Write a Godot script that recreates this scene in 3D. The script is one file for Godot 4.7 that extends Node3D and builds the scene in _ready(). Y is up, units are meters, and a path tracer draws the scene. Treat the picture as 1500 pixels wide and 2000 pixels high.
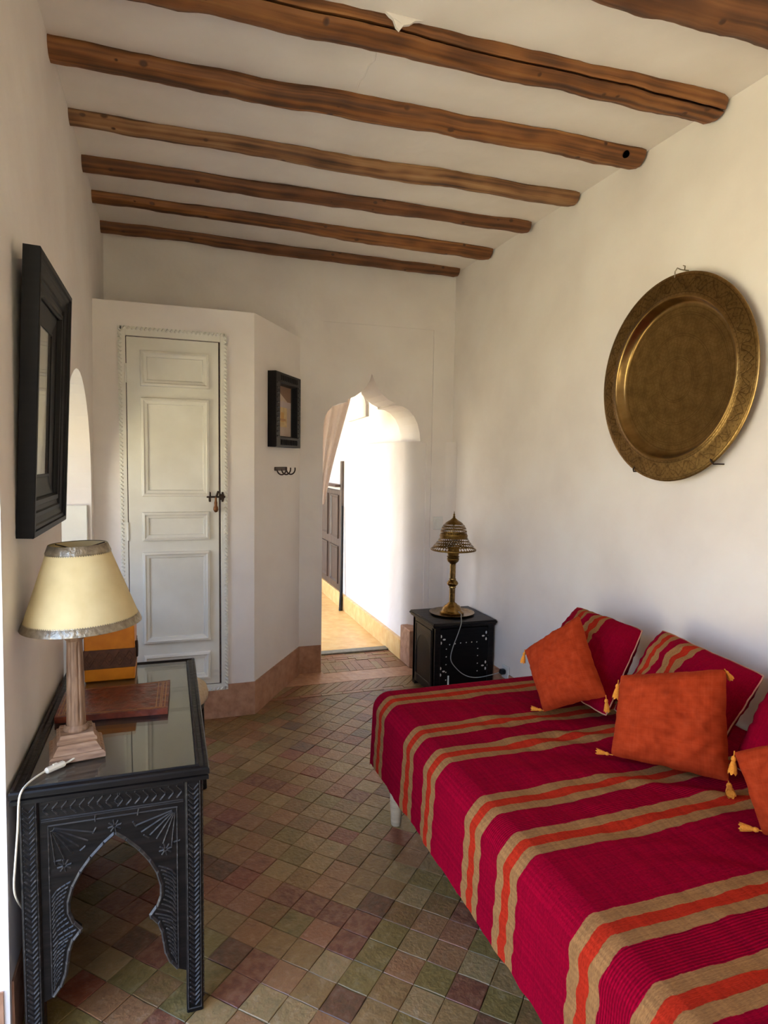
extends Node3D
# A plastered room with log beams, a carved table, a striped daybed and an arched way into a bright hall.
# Units are metres, y is up, the room runs along -z from the camera.

const HC := 2.87        # ceiling height
const XR := 2.0         # wall behind the daybed
const ZC := -3.71       # front of the closet
const ZA := -4.34       # front of the arch wall
const ZB := -4.75       # back of the arch wall
const TH := 0.69        # carved table height

var rng := RandomNumberGenerator.new()
var names := {}
var mt := {}

# ------------------------------------------------------------------ mesh builder
class MB:
	var v := PackedVector3Array()
	var n := PackedVector3Array()
	var uv := PackedVector2Array()
	var col := PackedColorArray()
	var use_col := false
	var cur := Color.WHITE
	func put(p: Vector3, nn: Vector3, u: Vector2) -> void:
		v.append(p); n.append(nn); uv.append(u)
		if use_col: col.append(cur)
	func tri(a: Vector3, b: Vector3, c: Vector3) -> void:
		var nn := (b - a).cross(c - a)
		if nn.length_squared() < 1e-16: return
		nn = nn.normalized()
		put(a, nn, uvof(a, nn)); put(c, nn, uvof(c, nn)); put(b, nn, uvof(b, nn))
	func uvof(p: Vector3, nn: Vector3) -> Vector2:
		if abs(nn.y) > 0.7: return Vector2(p.x, p.z)
		if abs(nn.x) > 0.7: return Vector2(p.z, p.y)
		return Vector2(p.x, p.y)
	func quad(a: Vector3, b: Vector3, c: Vector3, d: Vector3) -> void:
		tri(a, b, c); tri(a, c, d)
	func smooth_tri(a: Vector3, b: Vector3, c: Vector3, na: Vector3, nb: Vector3, nc: Vector3, ua: Vector2, ub: Vector2, uc: Vector2) -> void:
		put(a, na, ua); put(c, nc, uc); put(b, nb, ub)
	# box between two corners with chamfered edges
	func box(lo: Vector3, hi: Vector3, ch := 0.0, t := Transform3D.IDENTITY) -> void:
		if ch <= 0.0:
			var p := []
			for i in 8: p.append(t * Vector3(hi.x if i & 1 else lo.x, hi.y if i & 2 else lo.y, hi.z if i & 4 else lo.z))
			quad(p[4], p[5], p[7], p[6]); quad(p[1], p[0], p[2], p[3])
			quad(p[5], p[1], p[3], p[7]); quad(p[0], p[4], p[6], p[2])
			quad(p[6], p[7], p[3], p[2]); quad(p[0], p[1], p[5], p[4])
			return
		var c := (lo + hi) * 0.5
		var h := (hi - lo) * 0.5
		ch = min(ch, min(h.x, min(h.y, h.z)) * 0.98)
		var fp := func(ax: int, sx: int, sy: int, sz: int) -> Vector3:
			var q := Vector3(h.x * sx, h.y * sy, h.z * sz)
			for k in 3:
				if k != ax: q[k] -= ch * sign(q[k])
			return t * (c + q)
		for s in [-1, 1]:
			var fx := [fp.call(0, s, -1, -1), fp.call(0, s, 1, -1), fp.call(0, s, 1, 1), fp.call(0, s, -1, 1)]
			var fy := [fp.call(1, -1, s, -1), fp.call(1, -1, s, 1), fp.call(1, 1, s, 1), fp.call(1, 1, s, -1)]
			var fz := [fp.call(2, -1, -1, s), fp.call(2, 1, -1, s), fp.call(2, 1, 1, s), fp.call(2, -1, 1, s)]
			for f in [fx, fy, fz]:
				if s > 0: quad(f[0], f[1], f[2], f[3])
				else: quad(f[3], f[2], f[1], f[0])
		var out := t * c
		for s1 in [-1, 1]:
			for s2 in [-1, 1]:
				oq(out, fp.call(0, s1, s2, -1), fp.call(0, s1, s2, 1), fp.call(1, s1, s2, 1), fp.call(1, s1, s2, -1))
				oq(out, fp.call(0, s1, -1, s2), fp.call(0, s1, 1, s2), fp.call(2, s1, 1, s2), fp.call(2, s1, -1, s2))
				oq(out, fp.call(1, -1, s1, s2), fp.call(1, 1, s1, s2), fp.call(2, 1, s1, s2), fp.call(2, -1, s1, s2))
				for s3 in [-1, 1]:
					ot(out, fp.call(0, s1, s2, s3), fp.call(1, s1, s2, s3), fp.call(2, s1, s2, s3))
	func ot(o: Vector3, a: Vector3, b: Vector3, c: Vector3) -> void:
		if (b - a).cross(c - a).dot((a + b + c) / 3.0 - o) < 0: tri(a, c, b)
		else: tri(a, b, c)
	func oq(o: Vector3, a: Vector3, b: Vector3, c: Vector3, d: Vector3) -> void:
		if (b - a).cross(c - a).dot((a + c) * 0.5 - o) < 0: quad(d, c, b, a)
		else: quad(a, b, c, d)
	# a flat outline given depth; f(p, w) with w = 0 front, 1 back
	func extrude(pts: PackedVector2Array, f: Callable) -> void:
		var p := pts
		var area := 0.0
		for i in p.size(): area += p[i].cross(p[(i + 1) % p.size()])
		if area < 0: p.reverse()
		var idx := Geometry2D.triangulate_polygon(p)
		var flip := false
		for k in range(0, idx.size(), 3):
			var A: Vector2 = p[idx[k]]
			var B: Vector2 = p[idx[k + 1]]
			var Cc: Vector2 = p[idx[k + 2]]
			if (B - A).cross(Cc - A) < 0:
				var q := B; B = Cc; Cc = q
			var a0: Vector3 = f.call(A, 0.0); var b0: Vector3 = f.call(B, 0.0); var c0: Vector3 = f.call(Cc, 0.0)
			var a1: Vector3 = f.call(A, 1.0); var b1: Vector3 = f.call(B, 1.0); var c1: Vector3 = f.call(Cc, 1.0)
			flip = (b0 - a0).cross(c0 - a0).dot(a0 - a1) < 0
			if flip: tri(a0, c0, b0); tri(a1, b1, c1)
			else: tri(a0, b0, c0); tri(a1, c1, b1)
		for i in p.size():
			var j := (i + 1) % p.size()
			var a0: Vector3 = f.call(p[i], 0.0); var b0: Vector3 = f.call(p[j], 0.0)
			var a1: Vector3 = f.call(p[i], 1.0); var b1: Vector3 = f.call(p[j], 1.0)
			if flip: quad(b0, b1, a1, a0)
			else: quad(a0, a1, b1, b0)
	# smooth sheet f(u, v), u and v from 0 to 1
	func grid(nu: int, nv: int, f: Callable, flip := false, us := Vector2.ONE, uo := Vector2.ZERO) -> void:
		var P := []
		for i in nu + 1:
			var r := PackedVector3Array()
			for j in nv + 1: r.append(f.call(float(i) / nu, float(j) / nv))
			P.append(r)
		var N := []
		for i in nu + 1:
			var r := PackedVector3Array()
			for j in nv + 1:
				var du: Vector3 = P[min(i + 1, nu)][j] - P[max(i - 1, 0)][j]
				var dv: Vector3 = P[i][min(j + 1, nv)] - P[i][max(j - 1, 0)]
				var q := du.cross(dv)
				if q.length_squared() < 1e-18: q = Vector3.UP
				q = q.normalized()
				r.append(-q if flip else q)
			N.append(r)
		for i in nu:
			for j in nv:
				var a: Vector3 = P[i][j]; var b: Vector3 = P[i + 1][j]; var c: Vector3 = P[i + 1][j + 1]; var d: Vector3 = P[i][j + 1]
				var na: Vector3 = N[i][j]; var nb: Vector3 = N[i + 1][j]; var nc: Vector3 = N[i + 1][j + 1]; var nd: Vector3 = N[i][j + 1]
				var ua := Vector2(float(i) / nu, float(j) / nv) * us + uo
				var ub := Vector2(float(i + 1) / nu, float(j) / nv) * us + uo
				var uc := Vector2(float(i + 1) / nu, float(j + 1) / nv) * us + uo
				var ud := Vector2(float(i) / nu, float(j + 1) / nv) * us + uo
				if flip:
					smooth_tri(a, c, b, na, nc, nb, ua, uc, ub); smooth_tri(a, d, c, na, nd, nc, ua, ud, uc)
				else:
					smooth_tri(a, b, c, na, nb, nc, ua, ub, uc); smooth_tri(a, c, d, na, nc, nd, ua, uc, ud)
	# turned profile of (radius, height) from bottom to top, about y
	func lathe(pr: Array, seg: int, t := Transform3D.IDENTITY, sharp := true) -> void:
		var m := pr.size()
		for i in m - 1:
			var p0: Vector2 = pr[i]; var p1: Vector2 = pr[i + 1]
			var e := p1 - p0
			if e.length() < 1e-7: continue
			var ne := Vector2(e.y, -e.x).normalized()
			var n0 := ne; var n1 := ne
			if i > 0:
				var e0: Vector2 = p0 - pr[i - 1]
				var q := Vector2(e0.y, -e0.x).normalized()
				if not sharp or q.dot(ne) > 0.6: n0 = (q + ne).normalized()
			if i < m - 2:
				var e2: Vector2 = pr[i + 2] - p1
				var q := Vector2(e2.y, -e2.x).normalized()
				if not sharp or q.dot(ne) > 0.6: n1 = (q + ne).normalized()
			for k in seg:
				var a0 := TAU * k / seg; var a1 := TAU * (k + 1) / seg
				var d0 := Vector3(cos(a0), 0, -sin(a0)); var d1 := Vector3(cos(a1), 0, -sin(a1))
				var A := t * (d0 * p0.x + Vector3.UP * p0.y); var B := t * (d1 * p0.x + Vector3.UP * p0.y)
				var Cc := t * (d1 * p1.x + Vector3.UP * p1.y); var D := t * (d0 * p1.x + Vector3.UP * p1.y)
				var bs := t.basis.orthonormalized()
				var NA := bs * (d0 * n0.x + Vector3.UP * n0.y); var NB := bs * (d1 * n0.x + Vector3.UP * n0.y)
				var NC := bs * (d1 * n1.x + Vector3.UP * n1.y); var ND := bs * (d0 * n1.x + Vector3.UP * n1.y)
				var u0 := Vector2(d0.x * p0.x, d0.z * p0.x); var u1 := Vector2(d1.x * p0.x, d1.z * p0.x)
				var u2 := Vector2(d1.x * p1.x, d1.z * p1.x); var u3 := Vector2(d0.x * p1.x, d0.z * p1.x)
				if p0.x > 1e-6: smooth_tri(A, B, Cc, NA, NB, NC, u0, u1, u2)
				if p1.x > 1e-6: smooth_tri(A, Cc, D, NA, NC, ND, u0, u2, u3)
	# round bar along a path
	func tube(path: Array, rad, seg := 10, caps := true) -> void:
		var m := path.size()
		var rings := []
		var nrm := []
		var T0: Vector3 = (path[1] - path[0]).normalized()
		var ref := Vector3.UP if abs(T0.y) < 0.9 else Vector3.RIGHT
		var U := T0.cross(ref).normalized()
		var acc := 0.0
		var al := []
		for i in m:
			var T: Vector3 = (path[min(i + 1, m - 1)] - path[max(i - 1, 0)]).normalized()
			U = (U - T * U.dot(T)).normalized()
			var W := T.cross(U)
			var r: float = rad[i] if rad is Array else rad
			var rr := PackedVector3Array(); var nn := PackedVector3Array()
			for k in seg + 1:
				var a := TAU * k / seg
				var d := U * cos(a) + W * sin(a)
				rr.append(path[i] + d * r); nn.append(d)
			rings.append(rr); nrm.append(nn)
			if i > 0: acc += (path[i] - path[i - 1]).length()
			al.append(acc)
		for i in m - 1:
			for k in seg:
				var ua := Vector2(al[i], float(k) / seg); var ub := Vector2(al[i], float(k + 1) / seg)
				var uc := Vector2(al[i + 1], float(k + 1) / seg); var ud := Vector2(al[i + 1], float(k) / seg)
				smooth_tri(rings[i][k], rings[i][k + 1], rings[i + 1][k + 1], nrm[i][k], nrm[i][k + 1], nrm[i + 1][k + 1], ua, ub, uc)
				smooth_tri(rings[i][k], rings[i + 1][k + 1], rings[i + 1][k], nrm[i][k], nrm[i + 1][k + 1], nrm[i + 1][k], ua, uc, ud)
		if caps:
			for k in seg:
				tri(path[0], rings[0][k + 1], rings[0][k])
				tri(path[m - 1], rings[m - 1][k], rings[m - 1][k + 1])
	# a tent-shaped ridge from a to b on a face with normal up
	func ridge(a: Vector3, b: Vector3, up: Vector3, w: float, h: float) -> void:
		var d := (b - a).normalized()
		var s := d.cross(up).normalized() * w * 0.5
		var t := up * h
		var e := d * w * 0.4
		quad(a + s, b + s, b + t - e, a + t + e)
		quad(b - s, a - s, a + t + e, b + t - e)
		tri(a - s, a + s, a + t + e)
		tri(b + s, b - s, b + t - e)
	func mesh() -> ArrayMesh:
		var arr := []
		arr.resize(Mesh.ARRAY_MAX)
		arr[Mesh.ARRAY_VERTEX] = v; arr[Mesh.ARRAY_NORMAL] = n; arr[Mesh.ARRAY_TEX_UV] = uv
		if use_col: arr[Mesh.ARRAY_COLOR] = col
		var m := ArrayMesh.new()
		m.add_surface_from_arrays(Mesh.PRIMITIVE_TRIANGLES, arr)
		return m

# ------------------------------------------------------------------ scene helpers
func numbered(called: String) -> String:
	if not names.has(called):
		names[called] = 0
		return called
	names[called] += 1
	return "%s_%03d" % [called, names[called]]

func thing(called: String, label: String, category: String, at := Vector3.ZERO, group := "") -> Node3D:
	var o := Node3D.new()
	o.name = numbered(called)
	add_child(o, true)
	o.position = at
	o.set_meta("label", label); o.set_meta("category", category); o.set_meta("kind", "thing")
	if group: o.set_meta("group", group)
	return o

func part(called: String, mb, material: Material, parent: Node3D, label := "") -> MeshInstance3D:
	var o := MeshInstance3D.new()
	o.name = called
	o.mesh = mb.mesh() if mb is MB else mb
	o.material_override = material
	parent.add_child(o, true)
	# meshes are written in room coordinates; bring them under their thing
	var p := parent
	var off := Vector3.ZERO
	while p != self and p != null:
		off += p.position
		p = p.get_parent()
	o.position = -off
	if label: o.set_meta("label", label)
	return o

func solo(called: String, mb: MB, material: Material, label: String, category: String, group := "") -> MeshInstance3D:
	var o := part(numbered(called), mb, material, self)
	o.set_meta("label", label); o.set_meta("category", category); o.set_meta("kind", "thing")
	if group: o.set_meta("group", group)
	return o

func struct(called: String, mb: MB, material: Material, label := "", parent: Node3D = null) -> MeshInstance3D:
	var o := part(called, mb, material, self if parent == null else parent)
	if parent == null:
		o.set_meta("kind", "structure")
		if label:
			o.set_meta("label", label)
	return o

# ------------------------------------------------------------------ textures and materials
func noise_bytes(sd: int, freq: float, w: int, h: int, oct := 4, kind := FastNoiseLite.TYPE_SIMPLEX_SMOOTH) -> Image:
	var nz := FastNoiseLite.new()
	nz.seed = sd; nz.noise_type = kind; nz.frequency = freq
	nz.fractal_octaves = oct
	return nz.get_seamless_image(w, h)

func ramp_tex(img: Image, stops: Array) -> ImageTexture:
	# stops: [[0..1, Color], ...]
	var lut := PackedByteArray()
	for i in 256:
		var t := i / 255.0
		var c: Color = stops[0][1]
		for k in stops.size() - 1:
			if t >= stops[k][0]:
				var f: float = clamp((t - stops[k][0]) / max(1e-5, stops[k + 1][0] - stops[k][0]), 0, 1)
				c = (stops[k][1] as Color).lerp(stops[k + 1][1], f)
		lut.append(int(c.r * 255)); lut.append(int(c.g * 255)); lut.append(int(c.b * 255))
	img.convert(Image.FORMAT_L8)
	var d := img.get_data()
	var out := PackedByteArray()
	out.resize(d.size() * 3)
	for i in d.size():
		var k := d[i] * 3
		out[i * 3] = lut[k]; out[i * 3 + 1] = lut[k + 1]; out[i * 3 + 2] = lut[k + 2]
	var im := Image.create_from_data(img.get_width(), img.get_height(), false, Image.FORMAT_RGB8, out)
	return ImageTexture.create_from_image(im)

func normal_tex(img: Image, s: float) -> ImageTexture:
	var im: Image = img.duplicate()
	im.convert(Image.FORMAT_RGBA8)
	im.bump_map_to_normal_map(s)
	return ImageTexture.create_from_image(im)

func mat(c: Color, rough := 0.8, metal := 0.0) -> StandardMaterial3D:
	var m := StandardMaterial3D.new()
	m.albedo_color = c; m.roughness = rough; m.metallic = metal
	return m

func tri_mat(tex: Texture2D, scale: float, rough: float, nrm: Texture2D = null, ns := 0.5, tint := Color.WHITE, world := true) -> StandardMaterial3D:
	var m := mat(tint, rough)
	m.albedo_texture = tex
	m.uv1_triplanar = true
	m.uv1_world_triplanar = world
	m.uv1_scale = Vector3.ONE * scale
	if nrm:
		m.normal_enabled = true; m.normal_texture = nrm; m.normal_scale = ns
	return m

func c8(r: int, g: int, b: int) -> Color:
	return Color(r / 255.0, g / 255.0, b / 255.0)

func make_materials() -> void:
	var n1 := noise_bytes(11, 0.012, 256, 256, 5)
	var n2 := noise_bytes(12, 0.03, 256, 256, 5)
	var nrmA := normal_tex(n1, 6.0)
	var nrmB := normal_tex(n2, 8.0)
	mt.plaster = tri_mat(ramp_tex(n1.duplicate(), [[0.0, c8(231, 221, 214)], [0.5, c8(238, 229, 222)], [1.0, c8(242, 235, 229)]]), 0.55, 0.75, nrmA, 0.22)
	mt.ceiling = tri_mat(ramp_tex(n1.duplicate(), [[0.0, c8(232, 222, 213)], [0.5, c8(238, 229, 221)], [1.0, c8(243, 235, 228)]]), 0.7, 0.85, nrmA, 0.16)
	mt.skirt = tri_mat(ramp_tex(n2.duplicate(), [[0.0, c8(158, 112, 84)], [0.5, c8(181, 134, 104)], [1.0, c8(198, 153, 123)]]), 1.6, 0.55, nrmB, 0.2)
	mt.pink_band = tri_mat(ramp_tex(n2.duplicate(), [[0.0, c8(176, 128, 98)], [1.0, c8(205, 158, 126)]]), 1.8, 0.35, nrmB, 0.15)
	mt.hall_floor = tri_mat(ramp_tex(n2.duplicate(), [[0.0, c8(230, 176, 106)], [0.6, c8(240, 196, 126)], [1.0, c8(245, 208, 146)]]), 1.1, 0.35, nrmB, 0.1)
	mt.threshold = tri_mat(ramp_tex(n2.duplicate(), [[0.0, c8(110, 106, 96)], [1.0, c8(140, 135, 122)]]), 3.0, 0.5)
	mt.grout = tri_mat(ramp_tex(n2.duplicate(), [[0.0, c8(82, 64, 46)], [1.0, c8(128, 106, 82)]]), 6.0, 0.95)
	mt.tile_n = nrmB
	# fired clay tiles: a few tones, each with its own cloudy wear
	var pal := [[144, 109, 67], [133, 102, 60], [153, 108, 72], [132, 109, 61], [142, 90, 63], [136, 75, 52], [121, 101, 57], [156, 129, 85], [124, 74, 54], [147, 116, 73], [107, 77, 54], [158, 105, 72]]
	mt.tiles = []
	var nt := noise_bytes(21, 0.022, 256, 256, 5)
	var nt2 := noise_bytes(22, 0.06, 256, 256, 4)
	var tn := normal_tex(nt2, 5.0)
	for i in pal.size():
		var b: Color = c8(pal[i][0], pal[i][1], pal[i][2])
		var other: Color = c8(pal[(i * 5 + 3) % pal.size()][0], pal[(i * 5 + 3) % pal.size()][1], pal[(i * 5 + 3) % pal.size()][2])
		var tx := ramp_tex(nt.duplicate(), [[0.0, b.darkened(0.16)], [0.35, b.darkened(0.03)], [0.6, b.lerp(other, 0.25)], [1.0, b.lightened(0.14)]])
		var m := tri_mat(tx, 3.4 + 0.4 * (i % 3), 0.38, tn, 0.3)
		m.metallic_specular = 0.5
		mt.tiles.append(m)
	mt.tile_cut = tri_mat(ramp_tex(nt.duplicate(), [[0.0, c8(196, 186, 172)], [1.0, c8(252, 246, 236)]]), 3.4, 0.38, tn, 0.3)
	mt.tile_cut.vertex_color_use_as_albedo = true
	# log beams: long grain, knots
	mt.logs = []
	for k in 3:
		var g := noise_bytes(31 + k, 0.05, 32, 256, 4)
		g.resize(1024, 256, Image.INTERPOLATE_CUBIC)
		g.convert(Image.FORMAT_L8)
		var d := g.get_data()
		var big := noise_bytes(41 + k, 0.008, 1024, 256, 3)
		big.convert(Image.FORMAT_L8)
		var bd := big.get_data()
		for i in d.size(): d[i] = clampi(int((d[i] * 0.62 + bd[i] * 0.38 - 128.0) * 1.35 + 128.0), 0, 255)
		rng.seed = 500 + k
		# round knots of darker resinous wood scattered over the log
		for q in 22:
			var kx := rng.randi_range(20, 1000); var ky := rng.randi_range(10, 246)
			var kr := rng.randf_range(2.5, 8.0)
			for yy in range(-int(kr * 2), int(kr * 2) + 1):
				for xx in range(-int(kr * 2), int(kr * 2) + 1):
					var px := kx + xx; var py := ky + yy
					if px < 0 or px > 1023 or py < 0 or py > 255: continue
					var r: float = sqrt(xx * xx * 1.6 + yy * yy * 0.7) / kr
					if r < 1.2: d[py * 1024 + px] = int(lerp(34.0, float(d[py * 1024 + px]), clamp((r - 0.6) / 0.6, 0, 1)))
		var im := Image.create_from_data(1024, 256, false, Image.FORMAT_L8, d)
		var st: Array = [[[0.0, c8(66, 38, 20)], [0.3, c8(98, 58, 26)], [0.55, c8(132, 82, 40)], [1.0, c8(164, 112, 62)]],
			[[0.0, c8(66, 44, 30)], [0.3, c8(114, 76, 46)], [0.55, c8(146, 104, 66)], [1.0, c8(176, 136, 94)]],
			[[0.0, c8(60, 34, 20)], [0.3, c8(88, 52, 26)], [0.55, c8(114, 70, 37)], [1.0, c8(142, 94, 53)]]][k]
		var m := mat(Color.WHITE, 0.6)
		m.albedo_texture = ramp_tex(im.duplicate(), st)
		m.normal_enabled = true; m.normal_texture = normal_tex(im, 6.0); m.normal_scale = 0.5
		m.uv1_scale = Vector3(0.42, 1, 1)
		mt.logs.append(m)
	mt.log_end = mat(c8(170, 148, 128), 0.9)
	# dark stained carved wood
	var dg := noise_bytes(51, 0.05, 32, 256, 4)
	dg.resize(256, 256, Image.INTERPOLATE_CUBIC)
	mt.dark = tri_mat(ramp_tex(dg.duplicate(), [[0.0, c8(11, 9, 9)], [0.5, c8(20, 16, 15)], [1.0, c8(33, 26, 24)]]), 3.0, 0.42, normal_tex(dg, 4.0), 0.2)
	mt.ridge_worn_lit = tri_mat(ramp_tex(dg.duplicate(), [[0.0, c8(30, 27, 27)], [0.6, c8(64, 60, 58)], [1.0, c8(128, 120, 114)]]), 5.0, 0.4)  # paler ridges: worn tips, plus the light they catch put into the colour
	mt.dark.metallic_specular = 0.35
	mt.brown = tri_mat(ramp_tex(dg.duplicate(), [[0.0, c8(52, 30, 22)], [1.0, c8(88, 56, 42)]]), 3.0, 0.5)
	mt.black_frame = tri_mat(ramp_tex(dg.duplicate(), [[0.0, c8(9, 8, 9)], [1.0, c8(19, 17, 17)]]), 4.0, 0.34)
	mt.black_frame.metallic_specular = 0.3
	mt.black_frame.roughness = 0.45
	mt.glass = mat(Color(0.10, 0.13, 0.11, 0.06), 0.02)
	mt.glass.transparency = BaseMaterial3D.TRANSPARENCY_ALPHA
	mt.glass.metallic_specular = 0.5
	mt.under_glass = mat(c8(40, 41, 35), 0.7)
	# weathered turned wood of the lamp foot
	var vg := noise_bytes(52, 0.05, 256, 32, 4)
	vg.resize(256, 256, Image.INTERPOLATE_CUBIC)
	mt.lamp_wood_v = tri_mat(ramp_tex(vg.duplicate(), [[0.0, c8(104, 78, 60)], [0.5, c8(140, 108, 84)], [1.0, c8(172, 140, 114)]]), 6.0, 0.6, normal_tex(vg, 4.0), 0.3)
	mt.hall_wood = tri_mat(ramp_tex(vg.duplicate(), [[0.0, c8(52, 40, 33)], [1.0, c8(92, 74, 62)]]), 2.0, 0.45)
	mt.lamp_wood = tri_mat(ramp_tex(dg.duplicate(), [[0.0, c8(116, 86, 66)], [0.5, c8(152, 118, 92)], [1.0, c8(184, 152, 124)]]), 6.0, 0.6, normal_tex(dg, 4.0), 0.3)
	mt.parchment = tri_mat(ramp_tex(n2.duplicate(), [[0.0, c8(206, 186, 138)], [1.0, c8(224, 206, 160)]]), 2.0, 0.8)
	mt.parchment.backlight_enabled = true
	mt.parchment.backlight = c8(120, 96, 52)
	mt.silver = tri_mat(ramp_tex(n2.duplicate(), [[0.0, c8(120, 108, 90)], [1.0, c8(182, 170, 150)]]), 7.0, 0.38, nrmB, 0.6)
	mt.silver.metallic = 0.75
	mt.cord_white = mat(c8(226, 216, 196), 0.5)
	mt.cord_grey = mat(c8(150, 152, 150), 0.5)
	mt.black_plastic = mat(c8(26, 26, 26), 0.4)
	mt.white_plastic = mat(c8(228, 226, 220), 0.4)
	mt.leather = tri_mat(ramp_tex(n2.duplicate(), [[0.0, c8(84, 34, 22)], [0.5, c8(112, 48, 30)], [1.0, c8(142, 66, 40)]]), 3.0, 0.38, nrmB, 0.25)
	mt.gold_line = mat(c8(176, 120, 66), 0.4)
	mt.orange_lacquer = tri_mat(ramp_tex(n2.duplicate(), [[0.0, c8(206, 120, 14)], [1.0, c8(226, 142, 26)]]), 2.0, 0.35)
	mt.band_brown = tri_mat(ramp_tex(n2.duplicate(), [[0.0, c8(72, 40, 24)], [1.0, c8(104, 62, 38)]]), 5.0, 0.5)
	mt.door_paint = tri_mat(ramp_tex(n1.duplicate(), [[0.0, c8(222, 217, 204)], [1.0, c8(238, 235, 224)]]), 0.9, 0.36, nrmA, 0.1)
	mt.iron = mat(c8(58, 42, 32), 0.5, 0.6)
	mt.rust_brass = mat(c8(120, 76, 42), 0.4, 0.7)
	mt.brass = tri_mat(ramp_tex(n2.duplicate(), [[0.0, c8(104, 78, 40)], [0.5, c8(136, 106, 58)], [1.0, c8(182, 148, 90)]]), 4.0, 0.2, nrmB, 0.15)
	mt.brass.metallic = 1.0
	mt.brass_old = tri_mat(ramp_tex(n2.duplicate(), [[0.0, c8(92, 68, 32)], [1.0, c8(138, 106, 54)]]), 6.0, 0.34, nrmB, 0.3)
	mt.brass_old.metallic = 1.0
	mt.pearl = mat(c8(226, 226, 218), 0.25)
	mt.bed_wood = tri_mat(ramp_tex(dg.duplicate(), [[0.0, c8(196, 178, 148)], [1.0, c8(222, 206, 178)]]), 4.0, 0.55)
	mt.seat_cloth = tri_mat(ramp_tex(n2.duplicate(), [[0.0, c8(178, 154, 124)], [1.0, c8(206, 184, 154)]]), 6.0, 0.9, nrmB, 0.3)
	mt.curtain = tri_mat(ramp_tex(n2.duplicate(), [[0.0, c8(228, 212, 204)], [1.0, c8(238, 226, 218)]]), 3.0, 0.9)
	mt.curtain.backlight_enabled = true
	mt.curtain.backlight = c8(120, 112, 106)
	# cloth: orange linen
	var ow := weave(256, 256, 3)
	mt.orange = mat(Color.WHITE, 0.95)
	mt.orange.metallic_specular = 0.15
	mt.orange.albedo_texture = ramp_tex(ow.duplicate(), [[0.0, c8(138, 42, 18)], [0.5, c8(163, 57, 27)], [1.0, c8(180, 72, 40)]])
	mt.orange.normal_enabled = true; mt.orange.normal_texture = normal_tex(ow, 3.0); mt.orange.normal_scale = 0.35
	mt.orange.uv1_scale = Vector3(1.6, 1.6, 1)
	mt.tassel = tri_mat(ramp_tex(n2.duplicate(), [[0.0, c8(206, 118, 24)], [1.0, c8(238, 160, 58)]]), 20.0, 0.9)
	mt.piping = mat(c8(196, 138, 112), 0.9)
	mt.stripe = stripe_mat()
	mt.cushion = cushion_mat()
	mt.cushion_b = mt.cushion.duplicate()
	mt.cushion_b.uv1_offset = Vector3(-0.12, 0, 0)
	mt.cushion_c = mt.cushion.duplicate()
	mt.cushion_c.uv1_offset = Vector3(0.53, 0, 0)
	mt.tray = tray_mat()
	mt.grass = tri_mat(ramp_tex(n2.duplicate(), [[0.0, c8(166, 158, 122)], [1.0, c8(205, 196, 162)]]), 0.4, 0.9)
	mt.outer_wall = mat(c8(206, 196, 172), 0.9)

func weave(w: int, h: int, sd: int) -> Image:
	var nz := noise_bytes(sd, 0.02, w, h, 4)
	nz.convert(Image.FORMAT_L8)
	var d := nz.get_data()
	rng.seed = sd
	var cols := []
	var rows := []
	for i in w: cols.append(rng.randf_range(-26, 26))
	for j in h: rows.append(rng.randf_range(-26, 26))
	for j in h:
		for i in w:
			var k := j * w + i
			var chk := 14.0 if (i + j) % 2 == 0 else -14.0
			d[k] = clampi(int(d[k] * 0.45 + 70 + cols[i] + rows[j] + chk), 0, 255)
	return Image.create_from_data(w, h, false, Image.FORMAT_L8, d)

# the throw: woven stripes; u runs along the bed, 2.4 m over the whole width of the image
const CRIMSON := Color(0.525, 0.016, 0.132)
const TAN := Color(0.57, 0.405, 0.25)
const FLAME := Color(0.645, 0.165, 0.10)
func stripe_colour(z: float) -> Array:
	# z is metres from the far hem; returns [colour, ribbed]
	for k in 5:
		for o in [0.218, 0.408]:
			var d: float = z - (k * 0.503 + o)
			if d >= 0 and d < 0.1:
				if d > 0.0335 and d < 0.066: return [FLAME, false]
				return [TAN, false]
		if z > k * 0.503 + 0.318 and z < k * 0.503 + 0.408: return [CRIMSON, true]
	return [CRIMSON, false]

func stripe_mat() -> StandardMaterial3D:
	var w := 2048
	var h := 512
	var im := Image.create(w, h, false, Image.FORMAT_RGB8)
	var bump := Image.create(w, h, false, Image.FORMAT_L8)
	var nz := FastNoiseLite.new()
	nz.seed = 5; nz.frequency = 0.03
	rng.seed = 77
	var thr := []
	for j in h: thr.append(rng.randf_range(-0.06, 0.06))
	for i in w:
		var cj := rng.randf_range(-0.05, 0.05)
		for j in h:
			var z := (i / float(w)) * 2.4 + nz.get_noise_1d(j * 1.0) * 0.003 + sin(j * 0.36 + 2.0 * nz.get_noise_1d(j * 0.7 + 300.0)) * (0.0034 if j < 222 else 0.0008)
			var r := stripe_colour(z)
			var c: Color = r[0]
			var k: float = 1.0 + thr[j] + cj + rng.randf_range(-0.09, 0.09) + (0.05 if (i + j) % 2 else -0.05)
			if r[1]: k *= 0.86 + 0.22 * float((i / 3) % 2)
			im.set_pixel(i, j, Color(clamp(c.r * k, 0, 1), clamp(c.g * k, 0, 1), clamp(c.b * k, 0, 1)))
			bump.set_pixel(i, j, Color(clamp(0.5 + (k - 1.0) * 1.6, 0, 1), 0, 0))
	var m := mat(Color.WHITE, 0.95)
	m.metallic_specular = 0.12
	m.albedo_texture = ImageTexture.create_from_image(im)
	m.normal_enabled = true; m.normal_texture = normal_tex(bump, 2.0); m.normal_scale = 0.3
	return m

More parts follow.
